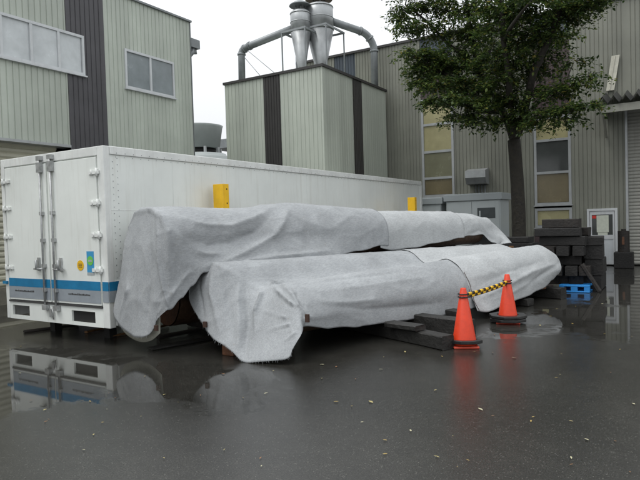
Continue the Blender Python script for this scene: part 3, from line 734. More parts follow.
def finish_cover(name, rows, material, label, folds=(), amp=.02, seed=0, thick=.004, group='white covers over the log pile', fringe=None, keep=None):
    nr, nc = len(rows), len(rows[0])
    nrm = [[None]*nc for _ in range(nr)]
    for i in range(nr):
        for j in range(nc):
            a = rows[min(i+1, nr-1)][j]-rows[max(i-1, 0)][j]; b = rows[i][min(j+1, nc-1)]-rows[i][max(j-1, 0)]
            n_ = b.cross(a); nrm[i][j] = n_.normalized() if n_.length > 1e-9 else Vector((0,0,1))
    S = Vector((seed*3.1, seed*1.7, seed))
    def on_surface(px, py):      # the point of this cover that stands at (px, py) of the photograph
        d = (ROW[0]*(px-320)+ROW[1]*(py-240)+ROW[2]*F).normalized(); best = None; bd = 9e9
        for row in rows:
            for p in row:
                v = p-EYEP; t = v.dot(d); e_ = (v-d*t).length/t
                c_ = e_ + t*.004
                if c_ < bd: bd = c_; best = p
        return best
    folds = [([on_surface(*q) for q in poly], wd, am) for poly, wd, am in folds]
    out = []
    for i in range(nr):
        ro = []
        for j in range(nc):
            p = rows[i][j]; q = Vector((p.dot(UX), p.dot(AX)*.55, p.z))
            w = noise.noise(q*1.6+S)*1.0 + noise.noise(q*3.7+S)*.55
            wr = 1-abs(noise.noise(Vector((q.x*2.4, q.y*2.0, q.z*1.5))+S*2))*2.2       # thin creases
            wr = max(0, wr)**4
            wr2 = max(0, 1-abs(noise.noise(Vector((q.x*4.5, q.y*4.5, q.z*3.0))+S*5))*3.6)**3
            d = amp*(w*.75+wr*1.1+wr2*.75)
            for poly, wd, am in folds:
                ds, tp = seg_dist(p, poly)
                if ds < wd*3: d += tp*am*(.45*math.exp(-(ds/wd)**2)+.6*math.exp(-ds/(wd*.38)))
            ro.append(p+nrm[i][j]*d)
        out.append(ro)
    mb = MB(); mb.grid(out)
    o = mb.build(name, material, None, fixn=False)
    md = o.modifiers.new('solid', 'SOLIDIFY'); md.thickness = thick; md.offset = -1
    tag(o, label, 'cover', group)
    if fringe:
        fr = MB(); rr = random.Random(seed)
        for (i0, j0), (i1, j1) in fringe:
            P = out[i0][j0]; Q = out[i1][j1]
            for _ in range(1):
                p = P.lerp(Q, rr.random()); l = rr.uniform(.004, .022)*(2.4 if rr.random() < .12 else 1)
                q = p+Vector((rr.uniform(-.012, .012), rr.uniform(-.006, .002), -l)); fr.tube([p, (p+q)/2+Vector((rr.uniform(-.004,.004),0,0)), q], [.0016, .0013, .0008], 4, caps=False)
        fr.build('frayed_edge', material, o, fixn=False)['kind'] = 'stuff'
    return o
# --- upper cover
def u_r(s): return lerp_tab([(-1, .45), (6.3, .37)], s)
def u_z(s): return lerp_tab([(-1, 1.34), (6.3, 1.30)], s)
def upper_profile(s, hem_f, hem_b, extra=0, lift=0, n=44, bell=.0):
    r = u_r(s)+extra; zc = u_z(s); u0 = -1.38; bx = lerp_tab([(-1, .13), (0, .07), (1, 0)], s); kk = bx/.13
    pts = [Lp(s, u0-r-.02+.10*kk, hem_b+.16*kk), Lp(s, u0-r-bx*.9, zc-.1)]
    for k in range(11):
        a = pi - pi*k/10; pts.append(Lp(s, u0+(math.copysign(abs(cos(a))**(1-.3*kk), cos(a)) if a > pi/2 else cos(a))*(r+(bx if a > pi/2 else 0)), zc+sin(a)*r*(1.0)+lift*sin(a)**3))
    pts += [Lp(s, u0+r+bell*.5, (zc+hem_f)/2), Lp(s, u0+r+bell, hem_f)]
    return smoothpoly(pts, n)
def tube_cover(s0, s1, hemf, hemb, extra, ds=.06, lift=None, bell=None, n=44):
    rows = []; K = max(2, int((s1-s0)/ds))
    for k in range(K+1):
        s = s0+(s1-s0)*k/K
        rows.append(upper_profile(s, lerp_tab(hemf, s)+.02*noise.noise(Vector((s*3, 1, 2))), lerp_tab(hemb, s), extra, lift=lerp_tab(lift, s) if lift else 0, bell=lerp_tab(bell, s) if bell else 0, n=n))
    return rows
hemA = [(-1.0, .56), (-.86, .68), (-.72, .82), (-.58, .97), (0, 1.05), (1.5, 1.04), (2.1, 1.06), (2.9, 1.13), (3.3, 1.1)]
rowsA = tube_cover(-1.0, 3.05, hemA, [(-1, .9), (3, .95)], .01, ds=.032, lift=[(-.8, 0), (.2, -.02), (1.3, .075), (2.0, .05), (3, .01)], bell=[(-1, .0), (-.4, .10), (.3, .16), (1.5, .12), (2.4, .0)], n=120)
# curtain that hangs over the end
def curtain(prof, hem, n, bulge=.05, push=-AX, center=None):
    q = smoothpoly(hem, len(prof)); rows = []
    for k in range(n, 0, -1):
        t = k/n; row = []
        for j in range(len(prof)):
            p = prof[j].lerp(q[j], t); b = sin(min(1, t*2.2)*pi/2)
            row.append(p + push*bulge*b)
        rows.append(row)
    return rows
hemU = [rowsA[0][0].copy(), at(129, 264, 5.02), at(122, 290, 4.98), at(117, 312, 4.94), at(123, 324, 4.88), at(137, 335.5, 4.84), at(149, 336, 4.82), at(156.5, 330, 4.84), at(161, 319, 4.86), rowsA[0][-1].copy()]
rowsU = curtain(rowsA[0], hemU, 46, .05) + rowsA
foldsU = [([(123,243),(126,226),(136,213),(150,210),(162,217),(168,232),(168,262)], .022, .030),
          ([(205,266),(222,262),(240,255),(258,246),(272,236),(282,224),(288,210)], .075, .060),
          ([(200,268),(225,265),(250,260),(290,256),(330,251)], .045, .035),
          ([(178,226),(190,238),(208,244),(232,242),(254,232),(270,216)], .10, -.055),
          ([(166,212),(182,219),(205,225),(232,226),(255,218),(272,208)], .055, .034),
          ([(190,246),(205,254),(222,254)], .04, .03), ([(183,236),(190,250),(198,262)], .04, -.02),
          ([(156,214),(159,235),(160,262),(164,290),(168,306)], .028, .045),
          ([(150,225),(150,255),(149,290),(147,330)], .055, -.035),
          ([(136,235),(133,262),(128,290),(122,312)], .035, .040),
          ([(143,250),(140,285),(139,325)], .03, .018),
          ([(172,240),(175,262),(174,290)], .04, -.028), ([(196,268),(184,276),(172,292),(160,312)], .035, .030),
          ([(310,207),(318,222),(322,240)], .08, .02), ([(296,212),(306,230),(308,248)], .07, -.025)]
cu = finish_cover('fabric_cover', rowsU, m_fab, 'grey fabric cover hanging over the left end of the top log beside the truck', foldsU, .009, 1,
             fringe=[((0, j), (0, j+1)) for j in range(24, 112, 3)])
# inner layer showing at the foot of the curtain
hemI = [at(118, 318, 5.0), at(124, 332, 4.95), at(137, 341, 4.92), at(150, 341, 4.9), at(160, 333, 4.92)]
topI = [at(119, 290, 5.05), at(126, 290, 5.0), at(138, 290, 4.98), at(150, 290, 4.96), at(160, 300, 4.96)]
q0, q1 = smoothpoly(hemI, 20), smoothpoly(topI, 20)
inn = MB(); inn.grid([[a.lerp(b, t/6) for a, b in zip(q0, q1)] for t in range(7)]); io = inn.build('cover_lining', m_fabin, cu, fixn=False); md = io.modifiers.new('s', 'SOLIDIFY'); md.thickness = .006
# middle and right sheets of the upper cover
hemB = [(2.7, 1.10), (3.2, 1.04), (3.8, 1.05), (4.4, 1.10), (5.2, 1.16), (5.7, 1.18)]
rB = tube_cover(2.85, 5.35, hemB, [(2.7, .98), (6, .98)], -.008, ds=.035, n=90, lift=[(2.8, .0), (4, .01)])
finish_cover('fabric_cover', rB, m_fab2, 'whiter sheet over the middle of the top log, starting at the upright seam', [], .006, 2)
hemC = [(5.1, 1.17), (5.7, 1.19), (6.05, 1.20), (6.3, 1.02), (6.42, .98)]
rC = tube_cover(5.1, 6.42, hemC, [(5, .98), (6.5, .98)], -.025, ds=.035, n=90, lift=[(5.1, 0), (5.9, -.01), (6.42, -.10)], bell=[(5.1, 0), (6.1, 0), (6.42, .12)])
pf = rC[-1]
tail = [Lp(6.5, -1.9, .98), Lp(6.8, -1.7, .96), Lp(7.05, -1.45, .95), Lp(7.0, -1.1, .97), Lp(6.75, -.8, .98), Lp(6.5, -.72, 1.0), pf[-1]]
qt = smoothpoly(tail, len(pf))
for k in range(1, 15):
    t = k/14; rC.append([pf[j].lerp(qt[j], t)+AX*.07*sin(t*pi) for j in range(len(pf))])
finish_cover('fabric_cover', rC, m_fab2, 'pale sheet on the right end of the top log, its tail sloping down',
             [([(457,213),(478,222),(500,243)], .05, .022), ([(466,238),(480,230),(495,240)], .045, -.03)], .008, 3)
# --- lower cover
def low_profile(s, hem, hem_u, n=60, end=0, off=0, soff=0):
    t = max(0, min(1, s/6.1))
    top1 = .83+(.955-.83)*t + off; top2 = 1.09+(.97-1.09)*t + off; r1 = .36+.06*t; zc1 = top1-r1
    val = (top1*.55+top2*.45)-.11-.05*(1-t)
    def S(u): # the middle log sticks out further at the left end
        k = max(0, min(1, (-u-.30)/.35)); k = k*k*(3-2*k); return s + soff*k
    P = [(-1.34, .74+.25*t), (-1.24, top2-.14), (-1.06, top2-.03), (-.86, top2), (-.66, top2-.045), (-.42, val+.0), (-.2, top1-.05), (0, top1), (.17, top1-.07), (.30, top1-.2), (.37+.04*t, zc1), (.38+.04*t+(hem_u-.4)*.4, (zc1+hem)/2), (hem_u, hem)]
    return smoothpoly([Lp(S(u), u, z) for u, z in P], n)
hemL = [(0, .36), (.4, .28), (.9, .23), (1.8, .19), (2.6, .15), (3.3, .17)]
huL = [(0, .36), (1, .38), (2.6, .40), (3.3, .46)]
rowsL = []
N1 = 95
for k in range(N1+1):
    s = 0+3.42*k/N1; e_ = max(0, 1-s/1.2)
    rowsL.append(low_profile(s, lerp_tab(hemL, s)+.012*noise.noise(Vector((s*4, 0, 7))), lerp_tab(huL, s), soff=-.45*e_, n=130))
hemE = [rowsL[0][0].copy(), at(192.5, 285, 5.40), at(193.5, 302, 5.32), at(205, 321, 5.22), at(216, 337, 5.12), at(228, 345, 5.08), at(236, 351, 5.06), at(247, 361, 5.06), at(262, 361, 5.08), at(290, 358, 5.16), at(296, 348, 5.22), at(305, 333, 5.34), rowsL[0][-1].copy()]
rowsLo = curtain(rowsL[0], hemE, 44, .05) + rowsL
cn = at(308, 318, 5.50)
foldsL = [([(256,336),(255,312),(261,295),(271,285),(281,282)], .030, .070),
          ([(271,283),(281,293),(292,304),(308,317)], .022, .065), ([(283,283),(292,294),(298,306),(308,316)], .022, .030),
          ([(290,284),(297,293),(302,305),(308,315)], .018, -.045), ([(278,290),(288,303),(303,316)], .02, -.03),
          ([(262,310),(285,317),(306,319)], .016, .03), ([(268,330),(288,325),(306,320)], .016, .03), ([(280,345),(295,334),(306,322)], .02, .018),
          ([(246,290),(248,320),(246,352)], .06, -.055), ([(213,266),(211,295),(219,330)], .04, .035), ([(226,262),(228,300),(232,338)], .055, -.03),
          ([(240,264),(238,296),(239,345)], .035, .03), ([(203,268),(199,290),(204,315)], .035, -.02),
          ([(246,260),(260,268),(272,280)], .04, .03), ([(262,262),(275,270),(284,281)], .04, -.02),
          ([(330,305),(365,309),(405,307),(440,303)], .09, -.03), ([(325,291),(370,286),(430,276)], .06, .015), ([(316,300),(345,303),(380,300)], .05, .02),
          ([(300,285),(340,280),(400,272)], .05, -.02)]
cl_ = finish_cover('fabric_cover', rowsLo, m_fab, 'large grey fabric cover on the left of the lower logs, with frayed gathered end', foldsL, .007, 4,
             fringe=[((0, j), (0, j+1)) for j in range(26, 112)])
cp = MB(); c_ = at(308, 318, 5.42); cp.box((c_.x-.022, c_.y-.03, c_.z-.045), (c_.x+.022, c_.y+.0, c_.z+.045)); tag(cp.build('fabric_clip', m_thread), 'small brown wooden clip pinching the corner of the large lower cover', 'clip')
c2_ = at(206, 324, 5.12); cp = MB(); cp.box((c2_.x-.025, c2_.y-.03, c2_.z-.035), (c2_.x+.02, c2_.y+.0, c2_.z+.03)); tag(cp.build('fabric_clip', m_thread), 'brown clip on the left hem of the large lower cover', 'clip')
c2_ = at(157, 328, 4.76); cp = MB(); cp.box((c2_.x-.02, c2_.y-.03, c2_.z-.03), (c2_.x+.025, c2_.y+.0, c2_.z+.035)); tag(cp.build('fabric_clip', m_thread), 'brown clip at the foot of the upper cover curtain near the truck body', 'clip')
# right sheet
hemR = [(3.25, .14), (3.5, .10), (4.1, .11), (4.8, .15), (5.6, .22), (6.1, .34), (6.35, .42)]
huR = [(3.25, .54), (3.5, .60), (4.1, .50), (4.8, .44), (5.6, .40), (6.35, .36)]
rowsR = []
for k in range(86):
    s = 3.28+(6.30-3.28)*k/85
    rowsR.append(low_profile(s, lerp_tab(hemR, s)+.012*noise.noise(Vector((s*4, 3, 7))), lerp_tab(huR, s), off=.018, n=110))
pe = rowsR[-1]
hq = [Lp(6.3, -1.34, .9), Lp(6.55, -1.2, .80), Lp(6.62, -.9, .72), Lp(6.66, -.5, .66), Lp(6.72, -.15, .60), Lp(6.72, .12, .60), Lp(6.55, .30, .52), pe[-1]]
qq = smoothpoly(hq, len(pe))
for k in range(1, 15):
    t = k/14; rowsR.append([pe[j].lerp(qq[j], t)+(AX*.16+Vector((0,0,.035)))*sin(t*pi)*(.4+.6*sin(pi*j/len(pe))) for j in range(len(pe))])
finish_cover('fabric_cover', rowsR, m_fab2, 'white sheet over the right end of the lower logs behind the far cone', [
    ([(475,302),(505,286),(530,272),(556,264)], .05, .03), ([(478,285),(510,272),(545,260)], .07, -.02), ([(530,284),(543,274),(560,262)], .05, -.04), ([(490,300),(512,292),(530,282)], .04, .02)], .008, 5)
# frayed seam between the two lower sheets
sm_ = MB(); rr = random.Random(5)
row = rowsR[1]
pts = [row[j]+Vector((0,0,.01))+UX*.012 - AX*(.02+.035*noise.noise(row[j]*7)) for j in range(81, 110)]
sm_.tube(pts, .0045, 5); tag(sm_.build('frayed_cord', m_thread), 'thin dark frayed cord along the seam between the two lower covers', 'cord')

# ------------------------------------------------------------------ sleepers, planks, stack
def beam(name, P, ax, L, w, h, m, label, cat, group=None, tilt=0, jitter=.006):
    """P = centre of the bottom, ax = plan angle of its length"""
    rnd = random.Random(int(abs(P[0]*131+P[1]*37+P[2]*17)*100)); mb = MB()
    d = Vector((cos(ax), sin(ax), 0)); n_ = Vector((-sin(ax), cos(ax), 0)); Z = Vector((0,0,1))
    if tilt: d = (d*cos(tilt)+Z*sin(tilt)); Z = Z*cos(tilt)-Vector((cos(ax), sin(ax), 0))*sin(tilt)
    K = 10; rows = []; P = Vector(P)
    c = [(-1, 0), (1, 0), (1, 1), (-1, 1)]
    ch = .012
    prof = [(-w/2+ch, 0), (w/2-ch, 0), (w/2, ch), (w/2, h-ch), (w/2-ch, h), (-w/2+ch, h), (-w/2, h-ch), (-w/2, ch)]
    i0 = 0
    for k in range(K+1):
        s = -L/2+L*k/K
        for (a, b) in prof:
            mb.v.append(P+d*(s+rnd.uniform(-1,1)*jitter)+n_*(a+rnd.uniform(-1,1)*jitter*.6)+Z*(b+(rnd.uniform(-1,0)*jitter*.7 if b > .02 else 0)))
    for k in range(K):
        for j in range(8): a = k*8+j; b = k*8+(j+1) % 8; mb.face((a, b, b+8, a+8))
    mb.face(list(range(8))[::-1]); mb.face([K*8+j for j in range(8)])
    return tag(mb.build(name, m), label, cat, group)
ua = math.atan2(UX.y, UX.x)
def skid(s, u_end, L, z, h, w, m, label, da=0):
    c = Lp(s, u_end-L/2, z); beam('timber_skid', c, ua+da, L, w, h, m, label, 'timber', 'timbers under the log pile')
skid(1.50, 1.37, 2.2, .004, .165, .20, m_skid, 'dark timber in front of the near cone, lowest of the skids under the front log', -.14)
skid(1.36, .95, .5, .175, .07, .20, m_skid, 'short mossy board lying on the timber left of the near cone')
skid(2.05, 1.22, 3.3, .004, .24, .2, m_skid, 'dark timber ending just behind the near cone')
skid(2.75, .66, 2.8, .004, .22, .2, m_skid, 'timber half hidden under the hem behind the near cone')
skid(5.0, .50, 2.6, .004, .12, .22, m_skid, 'low timber under the lower logs beyond the far cone')
skid(6.15, .55, 2.8, .004, .2, .24, m_skid, 'timber projecting from under the right end of the lower logs')
skid(.30, -.35, 2.3, .004, .22, .22, m_sleeper2, 'wet dark timber under the left ends of the lower logs')
skid(5.75, .38, .5, .21, .14, .16, m_rustwood, 'short red brown block wedged under the right end of the lower logs')
b1 = at(231, 358, 5.25); tag(MB().box((b1.x-.085, b1.y-.06, 0), (b1.x+.085, b1.y+.08, .17)).build('wood_block', m_rustwood, None, .008), 'red brown wooden block standing under the hem of the lower cover', 'wood block')
def plank(px0, py0, px1, py1, w, h, label, m=m_plank, z=.004):
    def G(px, py):
        d = ROW[0]*(px-320)+ROW[1]*(py-240)+ROW[2]*F; return EYEP+d*((z-EYE)/d.z)
    a, b = G(px0, py0), G(px1, py1); c = (a+b)/2
    beam('loose_plank', (c.x, c.y, z), math.atan2(b.y-a.y, b.x-a.x), (b-a).length, w, h, m, label, 'plank', 'loose planks between truck body and logs', jitter=.004)
plank(86, 333, 126, 324, .07, .03, 'orange brown plank lying at the corner of the truck body')
plank(112, 337, 168, 326, .06, .03, 'pale orange plank running under the hanging curtain')
plank(24, 333, 78, 326, .10, .04, 'long low plank under the rear panel of the truck body', m_sleeper2)
plank(158, 339, 200, 331, .09, .05, 'dark wet plank under the bare brown log', m_sleeper2)
plank(150, 350, 215, 338, .16, .03, 'flat wet board on the ground in front of the gap between the covers', m_skid)
# dark pile behind the far end of the logs
for k, (zz, hh, w2) in enumerate([(.004,.24,1.2),(.25,.24,1.1),(.5,.22,1.2),(.73,.2,1.15),(.935,.13,.85)]):
    c = at(512, 240, 13.8)
    beam('stacked_sleeper', (c.x-.05*k % .1, 13.8, zz), .05*((k % 3)-1), w2, .55, hh, m_sleeper, ['lowest','second','third','fourth','top'][k]+' dark timber of the small pile in front of the tree', 'timber', 'small timber pile by the tree')
tag(MB().box((c.x+.0, 13.50, .83), (c.x+.10, 13.52, .87)).build('orange_tag', m_plank), 'tiny orange tag on the small timber pile by the tree', 'tag')
# main stack
stk = Vector((-1.95, 12.95, 0))
names = ['lowest', 'second', 'third', 'fourth', 'fifth', 'sixth', 'seventh']
z = .12; layer = 0
for (hh, items) in [
    (.20, [(-.24, -.15, .92, .30, 0), (.20, -.2, .30, .34, 0), (-.1, .25, 1.0, .25, 0)]),
    (.20, [(-.24, -.10, .30, .9, 1), (.08, -.12, .26, .85, 1), (.36, -.05, .24, .8, 1)]),
    (.20, [(-.22, -.20, .95, .28, 0), (.0, .2, 1.0, .3, 0)]),
    (.20, [(-.35, -.12, .30, .85, 1), (-.02, -.10, .27, .85, 1), (.30, -.06, .24, .8, 1)]),
    (.19, [(-.10, -.24, 1.02, .26, 0), (-.05, .2, .95, .3, 0)]),
    (.17, [(-.20, -.28, 1.0, .26, 0), (.0, .14, .9, .3, 0)]),
    (.185, [(-.12, -.20, .82, .30, 0)])]:
    for q, (ox, oy, wx_, wy_, orient) in enumerate(items):
        wx2 = wx_*.86; ox *= .88; rj = random.Random(layer*10+q)
        c = (stk.x+ox+rj.uniform(-.035,.035), stk.y+oy+rj.uniform(-.02,.02), z)
        L_, W_ = (wx2, wy_) if orient == 0 else (wy_, wx2); an = rj.uniform(-.09, .09)+(pi/2 if orient else 0)
        where = ['front', 'middle', 'rear'][q] if len(items) > 1 else 'single'
        if orient: where = ['left', 'centre', 'right'][q]
        beam('stacked_sleeper', c, an, L_, W_, hh-.004, m_sleeper if (layer+q) % 3 else m_sleeper2, f'{where} black timber in the {names[layer]} layer of the tall stack by the blue pallet', 'timber', 'black timbers of the tall stack')
    z += hh; layer += 1
for k, (ox, oy, hh, zz) in enumerate([(.43, .30, .30, .004), (.45, .32, .32, .31), (.43, .3, .28, .635), (.44, .28, .16, .92)]):
    beam('stacked_sleeper', (stk.x+ox, stk.y+oy, zz), pi/2+.03*k, .9, .34, hh, m_sleeper, ['lowest','second','third','top'][k]+' timber of the short column at the right side of the tall stack', 'timber', 'short timber column')
beam('leaning_board', (at(598, 284, 12.9).x-.12, 12.55, .27), 0.0, .62, .16, .07, m_sleeper2, 'dark board leaning against the right foot of the tall timber stack', 'board', tilt=-1.05)
# blue pallet
def pallet():
    a = at(559, 291, 12.35); x0 = a.x; w = .56; y0 = 12.35
    e = empty('blue_pallet', (x0+w/2, y0+.5, 0)); tag(e, 'bright blue plastic pallet under the front of the tall timber stack', 'pallet')
    m_ = MB(); m_.box((x0, y0, .115), (x0+w, y0+.95, .145)); m_.build('deck', m_pallet, e, .005)
    m_ = MB(); m_.box((x0, y0, .004), (x0+w, y0+.95, .03)); m_.build('base', m_pallet, e, .005)
    for xx, ww in ((0, .10), (.22, .12), (w-.10, .10)):
        MB().box((x0+xx, y0+.003, .03), (x0+xx+ww, y0+.12, .115)).build('block', m_pallet, e); MB().box((x0+xx, y0+.6, .03), (x0+xx+ww, y0+.72, .115)).build('block', m_pallet, e)
pallet()
# dark cylinder by the door
def stove():
    p = at(624, 268, 18.3); e = empty('dark_drum', (p.x, 18.3, 0)); tag(e, 'tall narrow dark rusty drum on a block between the white door and grey shutter', 'drum')
    zt = at(624, 229, 18.3).z
    m_ = MB(); m_.box((p.x-.24, 18.1, 0), (p.x+.24, 18.55, .45)); m_.build('base', m_sleeper, e, .02)
    m_ = MB(); m_.lathe((p.x, 18.32, 0), [(.155, .452), (.15, .6), (.15, zt-.06), (.15, zt-.055), (.06, zt-.05), (.06, zt)], 20, sm=False)
    m_.build('barrel', m_sleeper2, e)
    m_ = MB(); m_.box((p.x-.03, 18.14, .66), (p.x+.03, 18.158, .88)); m_.build('rust_patch', m_rustwood, e)
stove()
# ------------------------------------------------------------------ yellow posts
def ypost(px0, px1, py, Y, label):
    a = at(px0, py, Y); b = at(px1, py, Y); w = (b-a).x*.62
    e = empty('yellow_post', ((a.x+b.x)/2, Y, 0)); tag(e, label, 'post', 'yellow posts between truck body and logs')
    m_ = MB(); m_.box((a.x, Y, 0), (a.x+w, Y+.03, a.z)); m_.box((a.x+w-.02, Y+.031, 0), (a.x+w, Y+.13, a.z)); m_.box((a.x, Y+.031, 0), (a.x+.02, Y+.13, a.z)); m_.build('post', m_yellow, e, .003)
    m_ = MB()
    for z_ in (a.z-.08, a.z-.3): m_.tube([(a.x+w, Y+.08, z_), (a.x+w+.004, Y+.08, z_)], .012, 10)
    m_.build('bolt_hole', m_black, e)
ypost(212.8, 229.5, 184.5, 6.85, 'taller looking yellow steel post by the left part of the truck side')
ypost(407.5, 419, 197.5, 13.9, 'small looking yellow steel post at the far end of the truck side')

# ------------------------------------------------------------------ electrical cabinets
def cabinet(pxa, pxb, pytop, Y, dep, label, window_=False, seam=None, over=.06, zt=None, dup=0):
    a = at(pxa, pytop, Y); b = at(pxb, pytop, Y); H = zt or a.z; x0, x1 = a.x, b.x
    e = empty('electrical_cabinet', ((x0+x1)/2, Y+dep/2, 0)); tag(e, label, 'cabinet', 'grey cabinets by the wall')
    m_ = MB(); m_.box((x0, Y, .05), (x1, Y+dep, H-.20)); m_.build('body', m_cab, e, .01)
    m_ = MB(); m_.box((x0-over, Y-over, H-.20), (x1+over, Y+dep+over, H-.02)); m_.box((x0-over+.05, Y, H-.019), (x1, Y+dep, H+.0)); m_.build('top_cover', m_cabd, e, .012)
    xs_ = [x0+.02] + ([seam] if seam else []) + [x1-.02]
    for p, q in zip(xs_[:-1], xs_[1:]):
        m_ = MB(); m_.box((p+.008, Y-.015, .12), (q-.008, Y-.001, H-.23)); d = m_.build('door', m_cab, e, .006)
        if window_ and q == xs_[-1]:
            a0, a1 = at(477.5, 208, Y), at(495.5, 218, Y)
            g = MB(); g.box((a0.x, Y-.026, a1.z), (a1.x, Y-.016, a0.z)); g.build('window_pane', m_glass, d, .03)
            g = MB(); g.box((a0.x+.05, Y-.028, a1.z+.05), (a0.x+.09, Y-.0265, a0.z-.08)); g.build('meter', m_cab, d)
        g = MB(); g.box((q-.09, Y-.05, .95), (q-.06, Y-.016, 1.15)); g.build('handle', m_rubber, d)
    m_ = MB(); m_.box((x0+.01, Y+.01, 0), (x1-.01, Y+dep, .049)); m_.build('base', m_conc, e)
Yc = 16.3
cabinet(422, 441, 198, Yc+.1, .8, 'lower left grey electrical cabinet between truck body and the wider cabinet')
cabinet(446, 500, 194.8, Yc, .95, 'wide light grey electrical cabinet with a small dark window, left of the tree trunk', True, at(472, 210, Yc).x)

# ------------------------------------------------------------------ cones and bar
def cone(P, tilt, base2, label):
    e = empty('traffic_cone', (P[0], P[1], 0), 0); tag(e, label, 'traffic cone', 'orange traffic cones')
    c = Vector((P[0], P[1], 0)); zb = .055 if not base2 else .05
    m_ = MB(); m_.lathe(c, [(.150, zb-.02), (.138, zb+.03), (.034, .70), (.030, .705), (.022, .70)], 28); m_.build('cone_shell', m_orange, e)
    m_ = MB(); Rz = Matrix.Rotation(base2 and .25 or .5, 3, 'Z')
    q = .165 if base2 else .150; m_.box((c.x-q, c.y-q, .0), (c.x+q, c.y+q, .028), Rz, c); m_.build('base_plate', m_conebase, e, .012)
    # rubber weight: octagonal ring
    rings = 2 if base2 else 1
    for k in range(rings):
        w = MB(); z0 = .032+.048*k; n = 8; i = 0; an0 = .25+pi/8+.2*k
        if not base2: an0 += .3
        ro, ri = (.27 if base2 else .215, .155)
        for (r, zz) in ((ro, z0), (ro, z0+.042), (ri, z0+.042), (ri, z0)):
            for j in range(n): a = 2*pi*j/n+an0; w.v.append(Vector((c.x+cos(a)*r, c.y+sin(a)*r, zz + (0 if base2 else .018*cos(a+1.2)+.014))))
        for s in range(4):
            for j in range(n): w.face((s*n+j, s*n+(j+1) % n, ((s+1) % 4)*n+(j+1) % n, ((s+1) % 4)*n+j))
        w.build('rubber_weight', m_rub, e, .008)
    return e
cA = Vector((-2.08, 6.66, 0)); cB = Vector((-2.10, 8.45, 0))
def gp(px, py):
    d = ROW[0]*(px-320)+ROW[1]*(py-240)+ROW[2]*F; return EYEP+d*((0-EYE)/d.z)
pA = gp(464.5, 346.5); pB = gp(508, 322.5)
cone(pA, 0, False, 'near orange traffic cone on a skewed black weight, at the end of the timbers')
cone(pB, 0, True, 'far orange traffic cone on a double black octagonal base')
def bar():
    a = Vector((pA.x, pA.y, .62)); b = Vector((pB.x, pB.y, .60)); d = (b-a); L = d.length; d.normalize()
    e = empty('barrier_bar', a); tag(e, 'black and yellow striped bar hung between the two orange cones', 'barrier bar')
    n = 16; s0, s1 = .05, L-.05
    y_ = MB(); k_ = MB(); 
    def P(s): t = (s-s0)/(s1-s0); return a+d*s+Vector((0,0,-.012*4*t*(1-t)))
    seg = 24
    for k in range(n):
        u0 = s0+(s1-s0)*k/n; u1 = s0+(s1-s0)*(k+1)/n
        (k_ if k % 2 == 0 else y_).tube([P(u0), P((u0+u1)/2), P(u1)], .0195, 10)
        # staggered lower strand
        (y_ if k % 2 == 0 else k_).tube([P(u0)-Vector((0,0,.032)), P((u0+u1)/2)-Vector((0,0,.034)), P(u1)-Vector((0,0,.032))], .0165, 10)
    y_.build('yellow_stripe', m_yellow, e); k_.build('black_stripe', m_rub, e)
    for c, zz in ((pA, .60), (pB, .58)):
        r = MB()
        for q in (0, .035):
            pts = [Vector((c.x+cos(t)*(.062), c.y+sin(t)*.062, zz+q)) for t in [2*pi*i/16 for i in range(17)]]; r.tube(pts, .008, 6)
        r.build('end_ring', m_rub, e)
bar()

